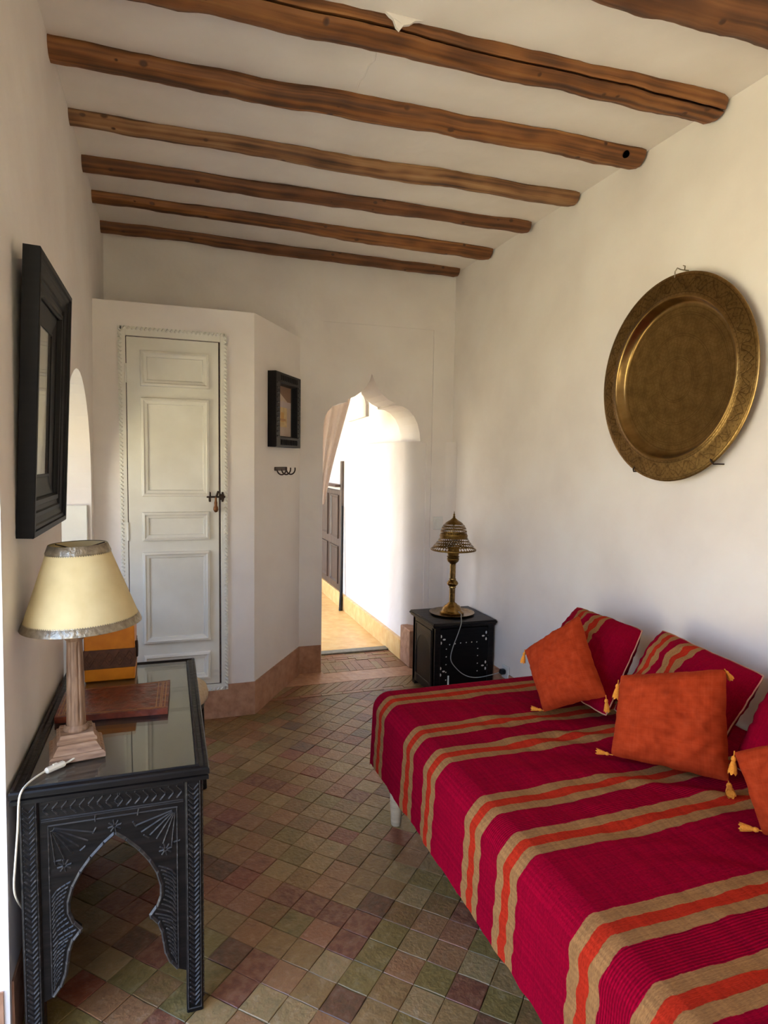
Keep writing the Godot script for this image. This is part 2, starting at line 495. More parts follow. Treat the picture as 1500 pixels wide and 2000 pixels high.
func cushion_mat() -> StandardMaterial3D:
	var w := 512
	var h := 256
	var im := Image.create(w, h, false, Image.FORMAT_RGB8)
	rng.seed = 78
	for i in w:
		var cj := rng.randf_range(-0.05, 0.05)
		for j in h:
			var u := i / float(w) + 0.004 * sin(j * 0.09)
			var c := CRIMSON
			for s in [0.10, 0.36]:
				var d: float = u - s
				if d >= 0 and d < 0.17: c = FLAME if d > 0.058 and d < 0.112 else TAN
			var k := 1.0 + cj + rng.randf_range(-0.1, 0.1)
			im.set_pixel(i, j, Color(clamp(c.r * k, 0, 1), clamp(c.g * k, 0, 1), clamp(c.b * k, 0, 1)))
	var m := mat(Color.WHITE, 0.95)
	m.metallic_specular = 0.12
	m.albedo_texture = ImageTexture.create_from_image(im)
	return m

# engraved brass: rings, a scrolling border and a lattice, worn dark in the cuts
func tray_mat() -> StandardMaterial3D:
	var w := 1024
	var im := Image.create(w, w, false, Image.FORMAT_RGB8)
	var bump := Image.create(w, w, false, Image.FORMAT_L8)
	var nz := FastNoiseLite.new()
	nz.seed = 9; nz.frequency = 0.012; nz.fractal_octaves = 4
	var nf := FastNoiseLite.new()
	nf.seed = 19; nf.frequency = 0.05
	for j in w:
		for i in w:
			var x := (i - w / 2.0) / (w / 2.0); var y := (j - w / 2.0) / (w / 2.0)
			var r := sqrt(x * x + y * y)
			var a := atan2(y, x)
			var cut := 0.0
			if r > 0.80 and r < 0.985:
				var q := (r - 0.893) / 0.085
				var s1: float = abs(q - 0.62 * sin(a * 26.0 + 0.8 * sin(a * 13.0 + q * 3.0)))
				var s2: float = abs(q + 0.5 * sin(a * 39.0 + 1.3))
				if s1 < 0.10 or s2 < 0.06: cut = 0.8
				if abs(q) > 0.86 and abs(q) < 0.94: cut = 0.9
				var leaf: float = sin(a * 104.0) * cos(q * 9.0)
				if leaf > 0.55: cut = max(cut, 0.5)
			elif r < 0.70:
				var lat: float = max(abs(sin(x * 78.0 + 1.5 * sin(y * 30.0))), abs(sin(y * 78.0 + 1.5 * sin(x * 30.0))))
				var f: float = nf.get_noise_2d(i * 2.4, j * 2.4)
				if lat > 0.95: cut = 0.45
				if abs(f) < 0.07: cut = max(cut, 0.5)
				var star: float = abs(sin(a * 8.0)) * r
				if r > 0.24 and r < 0.41 and star < 0.03: cut = max(cut, 0.6)
				for rr in [0.2, 0.22, 0.42, 0.44, 0.62, 0.64, 0.69]:
					if abs(r - rr) < 0.004: cut = 0.75
			var n := nz.get_noise_2d(i, j) * 0.5 + 0.5
			var c := c8(128, 100, 58).lerp(c8(166, 134, 84), n)
			c = c.lerp(c8(62, 44, 20), cut * (0.45 if r > 0.78 else 0.3))
			im.set_pixel(i, j, c)
			bump.set_pixel(i, j, Color(clamp(0.6 + 0.1 * n - (0.4 if r > 0.78 else 0.16) * cut, 0, 1), 0, 0))
	var m := mat(Color.WHITE, 0.29, 1.0)
	m.albedo_texture = ImageTexture.create_from_image(im)
	m.normal_enabled = true; m.normal_texture = normal_tex(bump, 3.0); m.normal_scale = 0.35
	return m

# ------------------------------------------------------------------ the scene
func _ready() -> void:
	# camera
	var cam := Camera3D.new()
	cam.name = "camera"
	var pitch := deg_to_rad(4.52); var yaw := deg_to_rad(18.784); var roll := deg_to_rad(0.906)
	var fwd := Vector3(sin(yaw) * cos(pitch), -sin(pitch), -cos(yaw) * cos(pitch))
	var r0 := Vector3(cos(yaw), 0, sin(yaw))
	var u0 := r0.cross(fwd)
	var rt := r0 * cos(roll) + u0 * sin(roll)
	var up := u0 * cos(roll) - r0 * sin(roll)
	cam.transform = Transform3D(Basis(rt, up, -fwd), Vector3(0, 1.5, 0))
	cam.fov = 77.62
	cam.near = 0.02
	add_child(cam)
	# sky and exposure
	var sm := ProceduralSkyMaterial.new()
	sm.sky_top_color = c8(138, 176, 232)
	sm.sky_horizon_color = c8(232, 236, 238)
	sm.ground_horizon_color = c8(204, 196, 172)
	sm.ground_bottom_color = c8(160, 150, 118)
	sm.sky_energy_multiplier = 1.0
	var sky := Sky.new()
	sky.sky_material = sm
	var env := Environment.new()
	env.background_mode = Environment.BG_SKY
	env.sky = sky
	env.background_energy_multiplier = 3.4
	env.tonemap_mode = Environment.TONE_MAPPER_LINEAR
	env.tonemap_exposure = 2.6
	env.sdfgi_enabled = true; env.ssao_enabled = true; env.ssil_enabled = true
	var we := WorldEnvironment.new()
	we.name = "environment"
	we.environment = env
	add_child(we)
	# the sun stands high over the house and lights the garden beside it
	var sun := DirectionalLight3D.new()
	sun.name = "sun"
	sun.light_color = c8(255, 244, 224)
	sun.light_energy = 7.6
	sun.light_angular_distance = 0.5
	sun.shadow_enabled = true
	add_child(sun)
	sun.look_at_from_position(Vector3.ZERO, Vector3(-0.55, -1.0, 0.25), Vector3.UP)

	make_materials()
	build_shell()
	build_floor()
	build_beams()
	build_closet_door()
	build_bed()
	build_cushions()
	build_table()
	build_table_things()
	build_pictures()
	build_cupboard()
	build_brass_lamp()
	build_tray()
	build_hall_things()

# the inner face of the wall by the carved table leans in a little towards the ceiling
func lean(y: float) -> float:
	return -0.388 + 0.033 * clamp((y - 0.6) / (HC - 0.6), 0, 1)

# upright prism over a plan outline, smooth along the curved sides
func smooth_prism(b: MB, plan: PackedVector2Array, y0: float, y1: float) -> void:
	var k := plan.size()
	b.extrude(plan, func(p: Vector2, w: float) -> Vector3: return Vector3(p.x, y1 - 0.001 if w < 0.5 else y0, p.y))
	var area := 0.0
	for i in k: area += plan[i].cross(plan[(i + 1) % k])
	var sg := 1.0 if area > 0 else -1.0
	var en := []
	for i in k:
		var e := (plan[(i + 1) % k] - plan[i]).normalized()
		en.append(Vector2(e.y, -e.x) * sg)
	for i in k:
		var j := (i + 1) % k
		var n0: Vector2 = en[i]; var n1: Vector2 = en[i]
		if en[(i + k - 1) % k].dot(en[i]) > 0.9: n0 = (en[i] + en[(i + k - 1) % k]).normalized()
		if en[j].dot(en[i]) > 0.9: n1 = (en[i] + en[j]).normalized()
		var off: Vector2 = en[i] * 0.0004
		var A := Vector3(plan[i].x + off.x, y0, plan[i].y + off.y); var B := Vector3(plan[j].x + off.x, y0, plan[j].y + off.y)
		var Cc := B + Vector3.UP * (y1 - y0); var D := A + Vector3.UP * (y1 - y0)
		var N0 := Vector3(n0.x, 0, n0.y); var N1 := Vector3(n1.x, 0, n1.y)
		if (B - A).cross(Cc - A).dot(N0) > 0:
			b.smooth_tri(A, B, Cc, N0, N1, N1, Vector2(), Vector2(), Vector2()); b.smooth_tri(A, Cc, D, N0, N1, N0, Vector2(), Vector2(), Vector2())
		else:
			b.smooth_tri(A, Cc, B, N0, N1, N1, Vector2(), Vector2(), Vector2()); b.smooth_tri(A, D, Cc, N0, N0, N1, Vector2(), Vector2(), Vector2())

func arc(cx: float, cy: float, rx: float, ry: float, a0: float, a1: float, k: int) -> PackedVector2Array:
	var p := PackedVector2Array()
	for i in k + 1:
		var a: float = deg_to_rad(lerp(a0, a1, float(i) / k))
		p.append(Vector2(cx + rx * cos(a), cy + ry * sin(a)))
	return p

func build_shell() -> void:
	var b := MB.new()
	# floor slab under the tiles
	# ceiling
	b = MB.new()
	b.box(Vector3(-0.8, HC, ZA), Vector3(XR + 0.3, HC + 0.25, 1.6))
	var ce := struct("ceiling", b, mt.ceiling, "white plaster ceiling between the round log beams")
	b = MB.new()
	b.tube([Vector3(0.685, HC, -2.112), Vector3(0.678, HC, -2.15), Vector3(0.686, HC, -2.19), Vector3(0.675, HC, -2.23), Vector3(0.68, HC, -2.29), Vector3(0.672, HC, -2.33), Vector3(0.68, HC, -2.40)], [0.001, 0.0025, 0.0018, 0.003, 0.0022, 0.003, 0.001], 6)
	part("plaster_crack", b, mt.ceiling, ce, "filled crack in the plaster")
	# wall with the garden door and the arched window recess
	b = MB.new()
	var p := PackedVector2Array([Vector2(1.9, 0), Vector2(1.9, HC + 0.25), Vector2(ZA, HC + 0.25), Vector2(ZA, 0), Vector2(-3.62, 0), Vector2(-3.62, 1.28)])
	p.append_array(arc(-3.125, 1.30, 0.495, 0.585, 176, 4, 22))
	p.append_array(PackedVector2Array([Vector2(-2.63, 1.28), Vector2(-2.63, 0), Vector2(-1.70, 0), Vector2(-1.70, 2.25), Vector2(-0.35, 2.25), Vector2(-0.35, 0)]))
	b.extrude(p, func(q: Vector2, w: float) -> Vector3: return Vector3(lean(q.y) if w < 0.5 else -0.80, q.y, q.x))
	# outer skin of the recess with a small window
	for e in [[-4.0, -3.36, 0.0, 2.3], [-2.80, -2.4, 0.0, 2.3], [-3.36, -2.80, 0.0, 0.85], [-3.36, -2.80, 1.62, 2.3]]:
		b.box(Vector3(-0.92, e[2], e[0]), Vector3(-0.79, e[3], e[1]))
	struct("wall_left", b, mt.plaster, "white plaster wall behind the carved table with an arched opening")
	# wall behind the daybed
	b = MB.new()
	b.box(Vector3(XR, -0.1, ZB), Vector3(XR + 0.3, HC + 0.25, 1.9))
	struct("wall_right", b, mt.plaster, "white plaster wall behind the daybed and the brass tray")
	# wall behind the camera
	b = MB.new()
	# a window behind the camera lights the closet, the carved end of the table and the beams
	for e in [[-0.8, 0.3, -0.1, HC + 0.25], [1.3, XR + 0.3, -0.1, HC + 0.25], [0.3, 1.3, -0.1, 0.6], [0.3, 1.3, 1.66, HC + 0.25]]:
		b.box(Vector3(e[0], e[2], 1.6), Vector3(e[1], e[3], 1.9))
	struct("wall_front", b, mt.plaster)
	# arch wall, main depth, with the keel arch cut out
	b = MB.new()
	var arch := PackedVector2Array([Vector2(1.02, 0), Vector2(1.02, 1.73), Vector2(1.03, 1.79), Vector2(1.055, 1.84), Vector2(1.09, 1.878), Vector2(1.135, 1.9), Vector2(1.195, 1.912), Vector2(1.197, 1.93),
		Vector2(1.25, 1.955), Vector2(1.298, 1.99), Vector2(1.335, 2.03), Vector2(1.357, 2.07), Vector2(1.372, 2.118),
		Vector2(1.392, 2.07), Vector2(1.42, 2.02), Vector2(1.455, 1.975), Vector2(1.5, 1.942), Vector2(1.55, 1.92), Vector2(1.55, 1.905),
		Vector2(1.605, 1.9), Vector2(1.655, 1.876), Vector2(1.695, 1.835), Vector2(1.725, 1.78), Vector2(1.742, 1.72), Vector2(1.75, 1.652), Vector2(1.80, 1.640), Vector2(1.80, 0)])
	p = PackedVector2Array([Vector2(-0.8, 0), Vector2(-0.8, HC + 0.25), Vector2(XR, HC + 0.25), Vector2(XR, 0)])
	var q2 := arch.duplicate()
	q2.reverse()
	p.append_array(q2)
	b.extrude(p, func(q: Vector2, w: float) -> Vector3: return Vector3(q.x, q.y, ZA - 0.006 if w < 0.5 else ZB))
	# raised plaster skin around the shallow panel of the arch
	p = PackedVector2Array([Vector2(-0.8, 0), Vector2(-0.8, HC + 0.1), Vector2(XR, HC + 0.1), Vector2(XR, 0), Vector2(1.838, 0), Vector2(1.838, 2.455), Vector2(1.02, 2.45), Vector2(1.02, 0)])
	b.extrude(p, func(q: Vector2, w: float) -> Vector3: return Vector3(q.x, q.y, ZA + 0.004 if w < 0.5 else ZA - 0.009))
	struct("wall_back", b, mt.plaster, "white plaster wall with a keel arch leading to the bright hall")
	# soft plaster corner from the hall into the room
	b = MB.new()
	var plan := PackedVector2Array([Vector2(1.685, ZB - 0.02)])
	plan.append_array(arc(1.855, -4.52, 0.17, 0.17, 180, 90, 14))
	plan.append_array(arc(1.899, -4.25, 0.10, 0.10, -90, 0, 12))
	plan.append(Vector2(2.02, -4.25)); plan.append(Vector2(2.02, ZB - 0.02))
	smooth_prism(b, plan, 0.0, 1.652)
	struct("wall_corner", b, mt.plaster, "rounded plaster corner where the arch meets the wall of the daybed")
	# closet block with its slanted corner
	b = MB.new()
	p = PackedVector2Array([Vector2(-0.45, ZA), Vector2(-0.45, ZC), Vector2(0.471, ZC), Vector2(0.86, ZA)])
	b.extrude(p, func(q: Vector2, w: float) -> Vector3: return Vector3(q.x, 2.325 if w < 0.5 else 0.0, q.y))
	struct("wall_closet", b, mt.plaster, "white plaster closet with a slanted corner below the beams")
	# skirtings, painted earth red, a little proud
	b = MB.new()
	var T := 0.008
	var sl := Vector2(0.86 - 0.471, ZA - ZC).normalized()
	var nr := Vector2(-sl.y, sl.x)
	p = PackedVector2Array([Vector2(-0.37, ZC), Vector2(-0.37, ZC + T), Vector2(0.471, ZC + T) + Vector2(0.003, 0), Vector2(0.471, ZC) + nr * T, Vector2(0.86, ZA) + nr * T, Vector2(0.86, ZA + 0.012), Vector2(1.015, ZA + 0.012), Vector2(1.015, ZA - 0.02), Vector2(0.86, ZA - 0.02), Vector2(0.471, ZC - 0.02)])
	b.extrude(p, func(q: Vector2, w: float) -> Vector3: return Vector3(q.x, 0.196 if w < 0.5 else 0.0, q.y))
	struct("baseboard_closet", b, mt.skirt, "earth red skirting around the foot of the closet")
	b = MB.new()
	b.box(Vector3(1.655, 0, -4.44), Vector3(1.99, 0.275, -4.24), 0.006)
	struct("baseboard_arch", b, mt.skirt, "tall earth red plinth beside the archway")
	b = MB.new()
	b.box(Vector3(XR - 0.01, 0, -4.24), Vector3(XR, 0.19, 1.6))
	struct("baseboard_right", b, mt.skirt)
	b = MB.new()
	b.box(Vector3(-0.39, 0, -2.63), Vector3(-0.381, 0.18, -1.72))
	b.box(Vector3(-0.80, 0, -1.70), Vector3(-0.40, 0.175, -1.695))
	struct("baseboard_left", b, mt.skirt)
	# white board lining the far side of the arched recess
	b = MB.new()
	b.box(Vector3(-0.79, 0.0, -3.618), Vector3(-0.396, 1.252, -3.60), 0.004)
	struct("trim_1", b, mt.door_paint, "white board lining the side of the arched recess")
	# hall beyond the arch
	b = MB.new()
	b.box(Vector3(0.0, -0.1, -8.0), Vector3(1.72, 0.002, ZB - 0.035))
	struct("floor_hall", b, mt.hall_floor, "smooth yellow ochre hall floor beyond the archway")
	b = MB.new()
	b.box(Vector3(1.02, -0.1, ZB - 0.039), Vector3(1.70, 0.012, ZB + 0.045), 0.004)
	struct("trim_2", b, mt.threshold, "grey stone threshold strip under the archway")
	b = MB.new()
	b.box(Vector3(1.685, -0.1, -8.0), Vector3(2.3, 1.652, ZB))
	b.box(Vector3(1.752, 1.652, -8.0), Vector3(2.3, 2.9, ZB))
	struct("wall_hall_right", b, mt.plaster, "brightly lit white plaster wall of the hall")
	b = MB.new()
	b.box(Vector3(1.655, 0, -8.0), Vector3(1.69, 0.155, -4.44), 0.004)
	struct("baseboard_hall", b, mt.hall_floor, "ochre skirting along the hall wall")
	b = MB.new()
	p = PackedVector2Array([Vector2(ZB, 0), Vector2(ZB, 2.9), Vector2(-8.3, 2.9), Vector2(-8.3, 0), Vector2(-7.2, 0), Vector2(-7.2, 2.3), Vector2(-5.0, 2.3), Vector2(-5.0, 0)])
	b.extrude(p, func(q: Vector2, w: float) -> Vector3: return Vector3(0.0 if w < 0.5 else -0.3, q.y, q.x))
	struct("wall_hall_left", b, mt.plaster)
	b = MB.new()
	b.box(Vector3(-0.3, -0.1, -8.3), Vector3(2.3, 2.9, -8.0))
	struct("wall_hall_end", b, mt.plaster)
	b = MB.new()
	b.box(Vector3(-0.3, 2.65, -8.3), Vector3(2.3, 2.9, ZB))
	struct("ceiling_hall", b, mt.ceiling)
	# the garden outside the openings
	b = MB.new()
	b.box(Vector3(-26, -0.4, -22), Vector3(-0.8, -0.14, 26))
	b.box(Vector3(-0.8, -0.4, 1.9), Vector3(22, -0.14, 26))
	struct("ground_garden", b, mt.grass, "sunlit garden ground outside the openings")

func build_floor() -> void:
	var b := MB.new()
	b.box(Vector3(-0.8, -0.14, ZB), Vector3(XR + 0.3, -0.005, 1.6))
	var fl := struct("floor", b, mt.grout, "floor of square clay tiles laid diagonally in brown and olive tones")
	rng.seed = 4242
	# square tiles, laid on the diagonal
	var S := 0.0985
	var o := Vector2(0.376, -1.735)
	var eu := Vector2(1, -1).normalized() * S
	var ev := Vector2(1, 1).normalized() * S
	var region := PackedVector2Array([Vector2(-0.40, 1.6), Vector2(-0.40, ZC + 0.004), Vector2(0.474, ZC + 0.004), Vector2(0.578, -3.873), Vector2(XR - 0.01, -3.873), Vector2(XR - 0.01, 1.6)])
	var variants := []
	for k in 5:
		var m := MB.new()
		var ring := []
		var g := S * 0.5 - 0.0008
		for c in [Vector2(-1, -1), Vector2(0, -1), Vector2(1, -1), Vector2(1, 0), Vector2(1, 1), Vector2(0, 1), Vector2(-1, 1), Vector2(-1, 0)]:
			ring.append(c * g + Vector2(rng.randf_range(-1, 1), rng.randf_range(-1, 1)) * 0.0011)
		var rot := func(q: Vector2, y: float) -> Vector3:
			var w := (eu * q.x + ev * q.y) / S
			return Vector3(w.x, y, w.y)
		for i in 8:
			var j := (i + 1) % 8
			var a: Vector2 = ring[i]; var c: Vector2 = ring[j]
			m.ot(Vector3(0, -0.05, 0), rot.call(Vector2.ZERO, 0.0), rot.call(a * 0.968, rng.randf_range(-0.0004, 0.0002)), rot.call(c * 0.968, 0.0))
			m.oq(Vector3(0, -0.02, 0), rot.call(a * 0.968, 0.0), rot.call(c * 0.968, 0.0), rot.call(c, -0.0014), rot.call(a, -0.0014))
			m.oq(Vector3(0, -0.01, 0), rot.call(a, -0.0014), rot.call(c, -0.0014), rot.call(c, -0.008), rot.call(a, -0.008))
		variants.append(m.mesh())
	var cam: Camera3D = get_node("camera")
	var inv := cam.transform.affine_inverse()
	var f := 1000.0 / tan(deg_to_rad(77.62) * 0.5)
	var full := []
	var rest := MB.new()
	rest.use_col = true
	for i in range(-60, 61):
		for j in range(-60, 61):
			var c := o + eu * (i + 0.5) + ev * (j + 0.5)
			if c.x < -0.6 or c.x > 2.2 or c.y > 1.8 or c.y < -4.2: continue
			var sq := PackedVector2Array()
			for k in [Vector2(-1, -1), Vector2(1, -1), Vector2(1, 1), Vector2(-1, 1)]:
				sq.append(c + (eu * k.x + ev * k.y) * (0.5 - 0.009))
			var tone := rng.randi_range(0, 11)
			if rng.randf() < 0.42: tone = [0, 1, 3, 7, 9, 2][rng.randi_range(0, 5)]
			var dy := rng.randf_range(-0.0012, 0.0008)
			var cut := Geometry2D.intersect_polygons(sq, region)
			if cut.is_empty(): continue
			var whole := true
			for q in sq:
				if not Geometry2D.is_point_in_polygon(q, region): whole = false
			if whole:
				var pc := inv * Vector3(c.x, 0, c.y)
				var seen := false
				var depth := -pc.z
				if depth > 0.3:
					var px := 750.0 + f * pc.x / depth; var py := 1000.0 - f * pc.y / depth
					# hidden by the daybed, the throw and the cupboard?
					seen = px > -40 and px < 1540 and py < 2050 and c.x < 1.02 + max(0.0, -2.4 - c.y) * 2.0
				full.append({"c": c, "t": tone, "dy": dy, "d": depth if seen else 1e6 + rng.randf(), "v": rng.randi_range(0, 4), "r": rng.randi_range(0, 3), "w": rng.randf_range(-0.012, 0.012)})
			else:
				for pg in cut:
					rest.cur = (mt_tone(tone)).srgb_to_linear()
					rest.extrude(pg, func(q: Vector2, w: float) -> Vector3: return Vector3(q.x, dy if w < 0.5 else -0.008, q.y))
	full.sort_custom(func(a, c): return a.d < c.d)
	for k in full.size():
		var e: Dictionary = full[k]
		if k < 300:
			var t := MeshInstance3D.new()
			t.name = "tile"
			t.mesh = variants[e.v]
			t.material_override = mt.tiles[e.t]
			t.position = Vector3(e.c.x, e.dy, e.c.y)
			t.rotation = Vector3(e.w * 0.5, e.r * PI / 2 + e.w, e.w * 0.4)
			fl.add_child(t, true)
		else:
			rest.cur = (mt_tone(e.t)).srgb_to_linear()
			rest.box(Vector3(-S / 2 + 0.0009, -0.008, -S / 2 + 0.0009), Vector3(S / 2 - 0.0009, 0, S / 2 - 0.0009), 0.0014, Transform3D(Basis(Vector3.UP, PI / 4 + e.w), Vector3(e.c.x, e.dy, e.c.y)))
	# border under the arch: a line of slips, a slanted row, a smooth band, a woven row, two long rows
	var piece := func(pg: PackedVector2Array) -> void:
		var q := Geometry2D.offset_polygon(pg, -0.0014)
		if q.is_empty(): return
		var m := MB.new()
		var dy := rng.randf_range(-0.0015, 0.0015)
		m.extrude(q[0], func(a: Vector2, w: float) -> Vector3: return Vector3(a.x, dy if w < 0.5 else -0.008, a.y))
		part("border_tile", m, mt.tiles[[0, 2, 7, 9, 11, 4][rng.randi_range(0, 5)]], fl)
	var clip := PackedVector2Array([Vector2(0.575, -3.875), Vector2(0.70, -4.07), Vector2(0.70, -4.095), Vector2(XR - 0.01, -4.095), Vector2(XR - 0.01, -3.875)])
	var x := 0.5
	while x < XR:
		for pg in Geometry2D.intersect_polygons(PackedVector2Array([Vector2(x, -3.876), Vector2(x + 0.14, -3.876), Vector2(x + 0.14, -3.915), Vector2(x, -3.915)]), clip): piece.call(pg)
		x += 0.14
	x = 0.3
	while x < XR:
		for pg in Geometry2D.intersect_polygons(PackedVector2Array([Vector2(x, -3.917), Vector2(x + 0.055, -3.917), Vector2(x + 0.055 + 0.16, -4.093), Vector2(x + 0.16, -4.093)]), clip): piece.call(pg)
		x += 0.055
	var m2 := MB.new()
	m2.extrude(PackedVector2Array([Vector2(0.713, -4.096), Vector2(XR - 0.01, -4.096), Vector2(XR - 0.01, -4.292), Vector2(0.835, -4.292)]), func(a: Vector2, w: float) -> Vector3: return Vector3(a.x, 0.0 if w < 0.5 else -0.008, a.y))
	m2.box(Vector3(0.84, -0.008, -4.345), Vector3(1.03, 0.0, -4.292))
	part("band", m2, mt.pink_band, fl)
	x = 1.025
	var kk := 0
	while x < 1.66:
		if kk % 3 == 2:
			piece.call(PackedVector2Array([Vector2(x, -4.295), Vector2(x + 0.10, -4.295), Vector2(x + 0.10, -4.345), Vector2(x, -4.345)]))
			piece.call(PackedVector2Array([Vector2(x, -4.345), Vector2(x + 0.10, -4.345), Vector2(x + 0.10, -4.43), Vector2(x, -4.43)]))
			piece.call(PackedVector2Array([Vector2(x, -4.43), Vector2(x + 0.10, -4.43), Vector2(x + 0.10, -4.525), Vector2(x, -4.525)]))
			x += 0.10
		else:
			var sp := -4.46 if kk % 3 == 0 else -4.36
			piece.call(PackedVector2Array([Vector2(x, -4.295), Vector2(x + 0.05, -4.295), Vector2(x + 0.05, sp), Vector2(x, sp)]))
			piece.call(PackedVector2Array([Vector2(x, sp), Vector2(x + 0.05, sp), Vector2(x + 0.05, -4.525), Vector2(x, -4.525)]))
			x += 0.05
		kk += 1
	for r in 4:
		x = 1.02 - 0.05 * (r % 2)
		while x < 1.68:
			var x0: float = max(x, 1.022)
			var x1: float = min(x + 0.16, 1.685)
			piece.call(PackedVector2Array([Vector2(x0, -4.528 - r * 0.044), Vector2(x1, -4.528 - r * 0.044), Vector2(x1, -4.572 - r * 0.044), Vector2(x0, -4.572 - r * 0.044)]))
			x += 0.16
	var rp := part("tile_field", rest, mt.tile_cut, fl)
	rp.set_meta("kind", "stuff")

func mt_tone(i: int) -> Color:
	var pal := [[144, 109, 67], [133, 102, 60], [153, 108, 72], [132, 109, 61], [142, 90, 63], [136, 75, 52], [121, 101, 57], [156, 129, 85], [124, 74, 54], [147, 116, 73], [107, 77, 54], [158, 105, 72]]
	return c8(pal[i][0], pal[i][1], pal[i][2])

func build_beams() -> void:
	# z at either end, radius at either end, where the right end stops, wood, label
	var L := [
		[-1.61, -1.575, 0.065, 0.07, 2.02, 2, "plain brown log beam before the split one, first of the row"],
		[-2.055, -1.995, 0.062, 0.066, 1.985, 0, "split log beam with a long dark crack and paint drips"],
		[-2.487, -2.415, 0.050, 0.062, 1.985, 0, "thick log beam with knots and a rounded whitewashed end"],
		[-2.935, -2.890, 0.045, 0.055, 1.985, 1, "pale greyish log beam with a scarred knotty middle"],
		[-3.345, -3.315, 0.050, 0.047, 1.97, 2, "dark brown log beam between the pale beam and the sooty one"],
		[-3.735, -3.800, 0.042, 0.062, 1.985, 0, "log beam with a blackened lower edge over the closet"],
		[-4.190, -4.250, 0.050, 0.050, 1.97, 2, "last log beam right against the arch wall"]]
	for k in L.size():
		var e: Array = L[k]
		var nz := FastNoiseLite.new()
		nz.seed = 60 + k; nz.frequency = 1.3
		var nf := FastNoiseLite.new()
		nf.seed = 90 + k; nf.frequency = 5.0
		var at := Vector3(-0.36, HC, e[0])
		var t := thing("log_beam", e[6], "beam", at, "log beams under the ceiling")
		var N := 80
		var A := 28
		var x0 := -0.37
		var x1: float = e[4]
		var m := MB.new()
		var split: bool = k == 1
		var deltas := [0.0, 0.02, 0.035, 0.05, 0.09]
		for i in range(1, 40): deltas.append(0.09 + (TAU - 0.18) * i / 40.0)
		deltas.append_array([TAU - 0.09, TAU - 0.05, TAU - 0.035, TAU - 0.02, TAU])
		if split: A = deltas.size() - 1
		m.grid(N, A, func(u: float, v: float) -> Vector3:
			var x: float = lerp(x0, x1, u)
			var r: float = lerp(e[2], e[3], u) * (1.0 + 0.13 * nz.get_noise_1d(x * 1.6) + 0.05 * nz.get_noise_2d(x * 4.0, v * 3.0) + 0.045 * nf.get_noise_2d(x * 2.0, cos(v * TAU) * 0.5))
			if u > 0.985: r *= sqrt(max(0.0, 1.0 - pow((u - 0.985) / 0.016, 2.0))) * 0.25 + 0.75
			var zc: float = lerp(e[0], e[1], u) + 0.022 * nz.get_noise_1d(x * 0.8 + 9.0) + 0.006 * nz.get_noise_1d(x * 3.0 + 4.0)
			var yc: float = HC - 0.006 + 0.012 * nz.get_noise_1d(x * 0.9 + 30.0)
			var a := v * TAU
			if split:
				# rows of vertices crowd round the split, which is cut deep into the log
				var dl: float = deltas[int(round(v * A))]
				a = PI * lerp(1.10, 1.24, u) + dl + 0.02 * nz.get_noise_1d(x * 6.0)
				var off: float = min(abs(dl), abs(TAU - dl))
				if off < 0.05: r -= 0.04 * smoothstep(0.05, 0.022, off) * smoothstep(0.02, 0.15, u)
			return Vector3(x, min(yc + sin(a) * r * 0.92, HC - 0.0006), zc - cos(a) * r), true, Vector2(x1 - x0, 1))
		# closing end
		var cx := MB.new()
		var zc1: float = e[1] + 0.022 * nz.get_noise_1d(x1 * 0.8 + 9.0)
		part("log", m, mt.logs[e[5]], t)
		var pr := [Vector2(e[3] * 0.76, 0.0), Vector2(e[3] * 0.6, 0.006), Vector2(0.0, 0.009)]
		cx.lathe(pr, 18, Transform3D(Basis(Vector3(0, 1, 0), Vector3(1, 0, 0), Vector3(0, 0, -1)), Vector3(x1 - 0.002, HC - 0.006, zc1)))
		for i in cx.v.size(): cx.v[i].y = min(cx.v[i].y, HC - 0.0006)
		part("whitewashed_end", cx, mt.log_end, t)
		if k == 1:
			var dr := MB.new()
			var outl := PackedVector2Array([Vector2(0.86, 0), Vector2(0.872, 0.010), Vector2(0.885, 0.016), Vector2(0.897, 0.034), Vector2(0.91, 0.040), Vector2(0.92, 0.026), Vector2(0.94, 0.020), Vector2(0.955, 0.008), Vector2(0.985, 0)])
			dr.extrude(outl, func(p: Vector2, w: float) -> Vector3: return Vector3(p.x - 0.215, HC - 0.0006 - p.y * 0.9, -2.026 + sqrt(max(0.0, 0.0046 - p.y * p.y)) + (0.006 if w < 0.5 else -0.004)))
			part("plaster_drip", dr, mt.ceiling, t, "drip of white plaster over the beam")
		if k == 2:
			var kn := MB.new()
			kn.lathe([Vector2(0.016, 0), Vector2(0.013, 0.006), Vector2(0.006, 0.004), Vector2(0, 0.003)], 12, Transform3D(Basis(Vector3(1, 0, 0), Vector3(0, -0.6, 0.8), Vector3(0, 0.8, 0.6)), Vector3(1.88, HC - 0.036, -2.372)))
			part("knot", kn, mt.logs[2], t)

